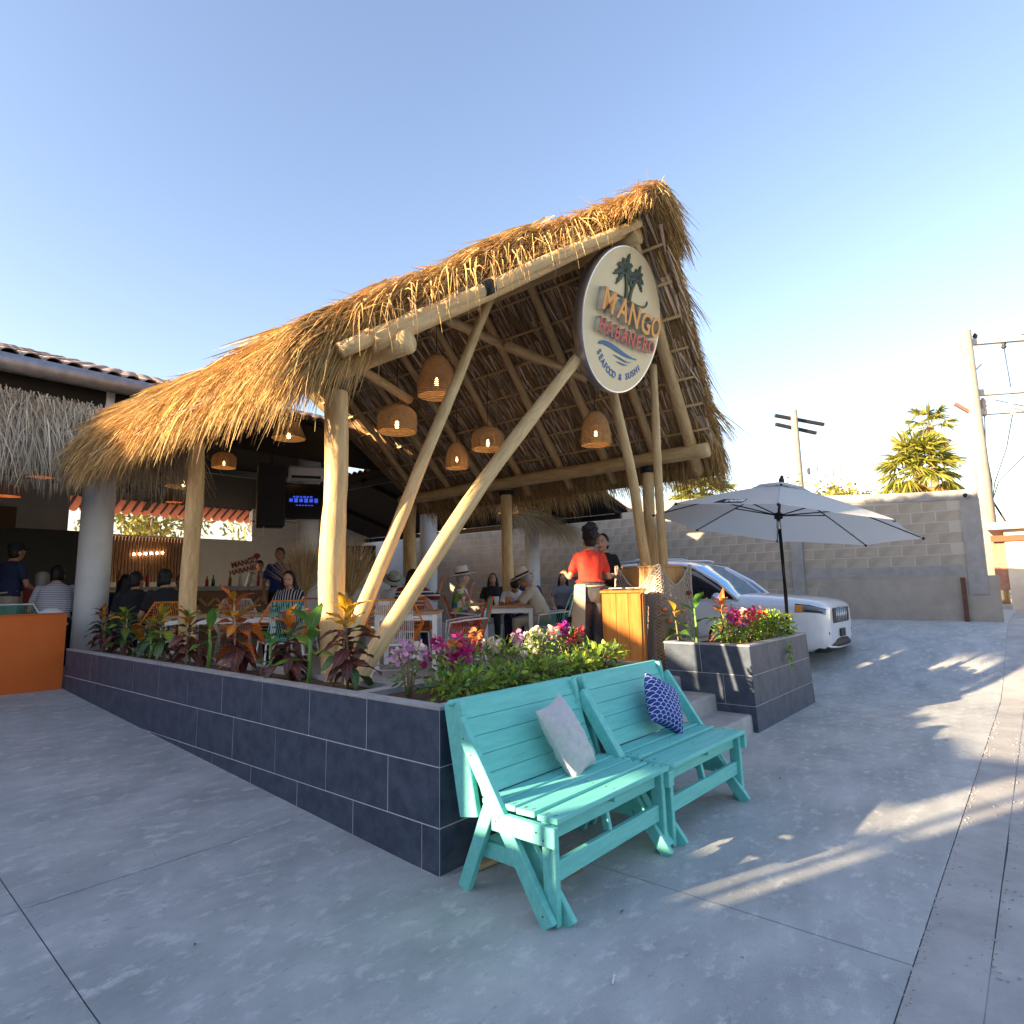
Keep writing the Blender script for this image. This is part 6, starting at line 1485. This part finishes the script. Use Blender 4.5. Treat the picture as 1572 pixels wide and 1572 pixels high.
# ================================================================== PARASOL
um = thing('parasol', 'large pale grey patio parasol standing in the tiled planter', 'umbrella', (8.16, 2.44, .80))
m_canv = mat('canvas_grey', (.74, .73, .70), .85, transl=.35, bump=.15, bscale=200)
tip = R(9); dv = V(rt.x, rt.y, 0).normalized()      # tilts down towards the right
top = V(.05*dv.x, .05*dv.y, 1.90); axis = (V(0, 0, 1)*math.cos(tip)+dv*math.sin(tip)).normalized()
e1 = dv*math.cos(tip)-V(0, 0, 1)*math.sin(tip); e2 = axis.cross(e1)
mb = MB(); mb.tube([(0, 0, -.15), (.01, 0, .7), tuple(top-axis*.42)], .021, 14); mb.build('pole', mat('black_pole', (.012, .012, .013), .2, .6), um, True)
mb = MB(); mb.tube([tuple(top-axis*.44), tuple(top+axis*.02)], .017, 12); mb.build('upper_pole', m_black, um, True)
mb = MB(); mb.tube([tuple(top-axis*.47-V(0, 0, .10)), tuple(top-axis*.44)], .024, 12); mb.build('tilt_joint', m_chrome, um, True)
mb = MB(); mb.ell(tuple(top+axis*.05), (.035, .035, .05)); mb.ell(tuple(top+axis*.10), (.022, .022, .022)); mb.build('finial', m_black, um, True)
RU, DU = 1.58, .53
def cpt(a, q, lift=0):      # a azimuth index (float of 8), q 0 apex .. 1 rim
    k = int(math.floor(a)); f = a-k; A = [V(math.cos(R(45*i+22.5)), math.sin(R(45*i+22.5)), 0) for i in (k, k+1)]
    d = A[0].lerp(A[1], f); sagm = 4*f*(1-f)
    r = RU*q; drop = DU*(q**1.12)-.035*sagm*q*(1-q)*0
    rr = r*(1-.035*sagm*q)
    return top+(e1*d.x+e2*d.y)*rr-axis*(drop+.03*sagm*q*(1-q)+lift)
for k in range(8):
    mb = MB(); mb.grid(lambda u, v: cpt(k+u, .14+.86*v), 6, 10); o = mb.build('canopy_panel', m_canv, um, True)
    mb = MB(); mb.tube([cpt(k, q, .012) for q in (.03, .3, .6, .97)], .007, 6); mb.build('rib', m_black, um, True)
    mb = MB(); mb.tube([tuple(top-axis*.40), tuple(cpt(k, .5, .015))], .008, 6); mb.build('stretcher', m_black, um, True)
    mb = MB(); mb.ell(tuple(cpt(k, .985, .012)), (.018, .018, .018), 8, 6); mb.build('rib_tip', m_black, um, True)
    mb = MB(); mb.grid(lambda u, v: cpt(k+u, .02+.20*v, -.035), 5, 4); mb.build('vent_panel', m_canv, um, True)
mb = MB(); mb.lathe([(.05, -.03), (.055, .03), (.03, .05)], 12, tuple(top-axis*.41)); mb.build('runner_hub', m_black, um, True)
# printed navy patch on the panel facing the camera
best = -1+min(range(8), key=lambda k: (cpt(k+.5, .8)+V(8.10, 2.47, .8)-V(0, 0, 1.45)).length)
def pp(u, v, o): return cpt(best+.34+.30*u, .955-.14*v, -o)
mb = MB(); mb.grid(lambda u, v: pp(u, v, .006), 6, 3); lg_ = mb.build('brand_patch', mat('patch_navy', (.01, .015, .05), .8), um, True)
for (pts) in ([(.36, .2), (.46, .75), (.56, .2)], [(.6, .75), (.6, .25), (.72, .25), (.72, .75)], [(.78, .3), (.88, .3), (.88, .7), (.78, .7)], [(.93, .25), (.93, .78)], [(.3, .5), (.62, .45), (.97, .55)]):
    mb = MB(); mb.tube([pp(u_, v_, .009) for u_, v_ in pts], .007, 5); mb.build('brand_mark', m_white, lg_)

# ================================================================== BEYOND THE WALL
m_pole = mat('pole_concrete', (.24, .22, .185), .85, col2=(.31, .28, .24), scale=3); m_iron = mat('galv_iron', (.42, .41, .40), .6, .4); m_wire = mat('wire_black', (.03, .03, .032), .6); m_ins = mat('insulator', (.35, .30, .27), .35)
up1 = thing('utility_pole', 'tall concrete utility pole with double crossarms at the right', 'pole', (25, 1.12, .7), R(-62))
mb = MB(); mb.tube([(0, 0, -.5), (0, 0, 9.0)], [.27, .16], 14); mb.build('shaft', m_pole, up1, True)
mb = MB(); mb.tube([(.32, .05, -.4), (.05, 0, 4.6)], [.10, .09], 10); mb.build('stub_pole', m_pole, up1, True)
for z_, x1_ in ((8.65, 2.3), (6.9, 2.4), (6.25, 2.4)):
    mb = MB(); mb.beam((-.12, .16, z_), (x1_, .16, z_), .16, .2); mb.build('crossarm', m_iron, up1)
mb = MB(); mb.beam((.05, .16, 7.5), (1.2, .16, 8.6), .04, .04); mb.build('brace', m_iron, up1)
for x_ in (.35, 1.15, 2.15):
    for zt_, zb_ in ((7.0, 6.1),):
        mb = MB(); mb.lathe([(.04, 0), (.09, .05), (.06, .12), (.10, .18), (.06, .26), (.10, .32), (.07, .42), (.09, .5), (.03, .62), (0, .62)], 12, (x_, .16, zb_)); mb.build('fuse_cutout', m_ins if x_ < 1 else m_wmetal, up1, True)
    mb = MB(); mb.lathe([(.05, 0), (.08, .06), (.05, .1), (.08, .15), (.03, .25), (0, .25)], 10, (x_, .16, 8.35 if x_ > .5 else 8.7)); mb.build('insulator', m_plast, up1, True)
    mb = MB(); mb.tube([(x_, .16, 6.1), (x_*.75, .16, 5.0), (.28+x_*.1, .12, 3.9), (.25, .1, 3.3)], .016, 5); mb.build('cable', m_wire, up1, True)
    if x_ > .5: mb = MB(); mb.tube([(x_, .16, 8.35), (x_+.05, .16, 7.0)], .014, 5); mb.build('cable', m_wire, up1, True)
mb = MB(); mb.tube([(.25, .1, 3.3), (.6, .1, 2.5), (1.2, .1, 1.7), (1.9, .1, .4)], .03, 6); mb.build('cable', m_wire, up1, True)
mb = MB(); mb.beam((-.55, 0, 6.55), (-.05, 0, 6.15), .10, .10); mb.build('brace', mat('rust_arm', (.16, .10, .08), .8), up1)
mb = MB(); mb.beam((.42, .1, 2.35), (.8, .1, 2.35), .1, .16); mb.build('junction_box', m_wire, up1)
up2 = thing('utility_pole', 'distant concrete utility pole with transformer behind the parasol', 'pole', (43.5, 11.6, .7), R(-45))
mb = MB(); mb.tube([(0, 0, -.5), (0, 0, 12.3)], [.34, .2], 12); mb.build('shaft', m_pole, up2, True)
for z_, L_2 in ((11.7, 2.2), (11.1, 1.6)):
    mb = MB(); mb.beam((-1.2, .25, z_+.3), (L_2, .25, z_-.3), .2, .2); mb.build('crossarm', m_plast, up2)
for k in range(5):
    mb = MB(); mb.ell((.9+.55*k, .3, 8.2+.25*math.sin(k*2)), (.12, .12, .25), 8, 6); mb.build('insulator', m_iron, up2, True)
mb = MB(); mb.cbox((-1.6, 0, 4.6), (2.0, 1.2, 1.4), .06); tf = mb.build('transformer', m_wmetal, up2)
for k in range(4): mb = MB(); mb.box((-2.4+.55*k, -.64, 4.6), (.1, .1, 1.2)); mb.build('fin', m_iron, tf)
for k in range(2): mb = MB(); mb.lathe([(.1, 0), (.15, .2), (.08, .5), (0, .55)], 8, (-1.9+.6*k, 0, 5.3)); mb.build('bushing', m_plast, tf, True)
mb = MB(); mb.beam((-2.6, 0, 3.85), (.1, 0, 3.85), 1.0, .1); mb.build('platform', m_iron, up2)
g3 = random.Random(8)
for (a, b_, sg, lb) in ((V(25.5, -.3, 9.35), V(60, -26, 9), 1.2, 'upper power line leaving the tall pole'), (V(26, -1.2, 7.6), V(60, -30, 7.5), 1.2, 'lower power line leaving the tall pole'), (V(25.3, .6, 7.3), V(19, -9, 1.5), .3, 'thin stay wire slanting down from the tall pole')):
    mb = MB(); mb.tube([a.lerp(b_, i/12)-V(0, 0, sg*4*(i/12)*(1-i/12)*.3) for i in range(13)], .014, 4); tag(mb.build('power_line', m_wire), lb, 'wire')
m_pf = mat('fan_frond', (.26, .26, .04), .6, island=.4, transl=.35); m_pd = mat('dry_frond', (.40, .26, .07), .7, island=.4, transl=.25)
def fanpalm(c, h, rcrown, nl, label, seed, dry=.35, tall=1.):
    t = thing('palm_tree', label, 'palm', c); g = random.Random(seed)
    mb = MB(); mb.tube([(0, 0, -.3), (.05, .05, h*.5), (0, 0, h)], [.26, .22, .2], 12); mb.build('trunk', mat('palm_trunk', (.22, .15, .09), .9, col2=(.30, .21, .13), scale=9), t, True)
    for dryk, m in ((0, m_pf), (1, m_pd)):
        Rr, D, Ln, W, Dp = [], [], [], [], []
        for i in range(nl):
            q = i/nl; isdry = q < dry
            if isdry != bool(dryk): continue
            az = i*2.4; el = R(-70+158*q+g.uniform(-14, 14)) if not isdry else R(-80+45*q/dry)
            d = V(math.cos(az)*math.cos(el), math.sin(az)*math.cos(el), math.sin(el)); base = V(*c)+V(0, 0, h)+d*rcrown*.5*g.uniform(.8, 1.1)
            sd = d.cross(V(0, 0, 1)); sd = sd.normalized() if sd.length > .05 else V(1, 0, 0); un = sd.cross(d)
            Rr.append(V(*c)+V(0, 0, h)); D.append(d); Ln.append(rcrown*.5); W.append(.04*rcrown); Dp.append(.05)
            for k in range(30):
                a = R(-85+170*k/29); dd = d*math.cos(a)+sd*math.sin(a)+un*.1*abs(math.sin(a)); Rr.append(base); D.append(dd); Ln.append(rcrown*g.uniform(.42, .56)); W.append(.042*rcrown); Dp.append(g.uniform(.5, 1.3) if not isdry else .9)
        if Rr: strands('crown', [tuple(x) for x in Rr], [tuple(x) for x in D], Ln, W, Dp, m, t, 3, .06, seed+dryk, None, [.5, 1, .8, .1])
fanpalm((29.8, 3.35, .6), 5.3, 1.9, 44, 'bushy fan palm beyond the end of the block wall', 3, .18)
fanpalm((42, 4.0, .6), 9.6, 1.7, 18, 'tall fan palm behind the bushy one', 5, .2)
fanpalm((24, 10.1, .6), 4.3, 1.6, 44, 'fan palm peeking above the wall under the thatch edge', 7, .3)
m_ft = mat('far_leaf', (.22, .22, .05), .7, island=.45, transl=.3); m_ft2 = mat('far_leaf_gold', (.34, .27, .06), .7, island=.4, transl=.3)
def fartree(c, r, h, n, label, seed):
    t = thing('bushy_tree', label, 'tree', c); mb = MB(); mb.tube([(0, 0, -.3), (.1, 0, h*.5), (0, .1, h*.8)], [.16, .12, .06], 8)
    g = random.Random(seed)
    for k in range(6): a = k*1.1; mb.tube([(0, 0, h*.45), (math.cos(a)*r*.5, math.sin(a)*r*.5, h*.8), (math.cos(a)*r*.8, math.sin(a)*r*.8, h)], [.07, .05, .02], 6)
    mb.build('trunk', m_stem, t, True)
    gg = np.random.default_rng(seed); cl = gg.normal(size=(26, 3)); cl /= np.linalg.norm(cl, axis=1)[:, None]; cl *= gg.uniform(.4, 1, 26)[:, None]
    P = cl[gg.integers(0, 26, n)]*np.array([r, r, h*.32])+gg.normal(size=(n, 3))*r*.14+np.array(c)+np.array([0, 0, h*.95]); d = gg.normal(size=(n, 3))
    strands('crown', P, d, gg.uniform(.14, .3, n), gg.uniform(.07, .13, n), gg.uniform(0, .5, n), [m_ft, m_ft2], t, 3, .2, seed, 'stuff', LP)
fartree((30, 7.2, .6), 2.3, 4.0, 4200, 'golden bushy tree above the wall right of the parasol', 11)
fartree((34, 10.9, .6), 1.5, 4.6, 2400, 'small golden bush left of the distant pole', 12)
fartree((14, 24, .4), 2.6, 4.2, 2600, 'green tree seen through the gap behind the bar', 13)
fartree((9, 25, .4), 2.4, 3.8, 2200, 'pale tree behind the hall, left of the other', 14)
# far house at the right edge
fh = thing('street_house', 'sunlit cream house at the far right edge', 'house', (21.5, .2, .6))
m_crm = mat('cream_plaster', (.62, .52, .38), .85, col2=(.70, .60, .46), scale=3)
mb = MB(); mb.bb(20.5, 26, -6, .62, .3, 2.75); mb.build('wall', m_crm, fh, local=False)
mb = MB(); mb.bb(20.2, 26.2, -6.2, .95, 2.752, 2.93); mb.build('roof_slab', m_crm, fh, local=False)
mb = MB(); mb.bb(20.42, 20.5, .15, .9, 2.45, 2.6); mb.build('beam', mat('red_beam', (.30, .07, .03), .8), fh, local=False)
mb = MB(); mb.bb(20.6, 25.9, .62, .9, 1.2, 2.6); mb.build('brick_infill', mat('old_brick', (.33, .14, .09), .9, col2=(.42, .22, .15), scale=12), fh, local=False)
vt = MB(); vt.bb(20.46, 20.5, -.15, .25, 1.95, 2.4); vo = vt.build('vent', mat('vent_yellow', (.62, .42, .14), .7), fh, local=False)
for k in range(4): mb = MB(); mb.bb(20.44, 20.462, -.11, .21, 2.0+.1*k, 2.04+.1*k); mb.build('louvre', m_slat, vo, local=False)
mb = MB(); mb.bb(21, 24, -3, .3, 2.932, 4.1); mb.build('roof_room', mat('white_stucco', (.74, .70, .64), .85), fh, local=False)
fw2 = MB(); fw2.bb(16.4, 20.3, -.05, .1, .4, 1.35); tag(fw2.build('street_wall', mat('pale_wall', (.45, .42, .38), .9, col2=(.38, .35, .31), scale=4)), 'low pale wall beside the street beyond the block wall', 'wall')

# ================================================================== finish: bake remeshed people and lettering
hs_ = thing('side_stand', 'small stand hidden behind the orange wall', 'stand', (2.30, 9.3, FL)); mb = MB(); mb.cbox((0, 0, .61), (.3, .3, .03)); mb.build('top', m_top, hs_); mb = MB(); mb.cyl((0, 0, 0), (0, 0, .6), .03, n=10); mb.build('leg', m_black, hs_)
for o, vox, it, fac in REM:
    m1 = o.modifiers.new('r', 'REMESH'); m1.mode = 'VOXEL'; m1.voxel_size = vox; m1.use_smooth_shade = True
    m2 = o.modifiers.new('s', 'SMOOTH'); m2.iterations = it; m2.factor = fac
dg = bpy.context.evaluated_depsgraph_get()
fonts = [o for o in COL.objects if o.type == 'FONT']
new = []
for o in [r[0] for r in REM]+fonts:
    me = bpy.data.meshes.new_from_object(o.evaluated_get(dg), depsgraph=dg); new.append((o, me))
for o, me in new:
    if o.type == 'FONT':
        n = bpy.data.objects.new(o.name.split('.')[0], me); COL.objects.link(n); par = o.parent; ml = o.matrix_local.copy()
        bpy.data.objects.remove(o); n.parent = par; n.matrix_local = ml
    else:
        o.modifiers.clear(); o.data = me
for o in COL.objects:
    if o.type == 'MESH' and o.data.name.split('.')[0] in ('letter', 'letter_side'): pass
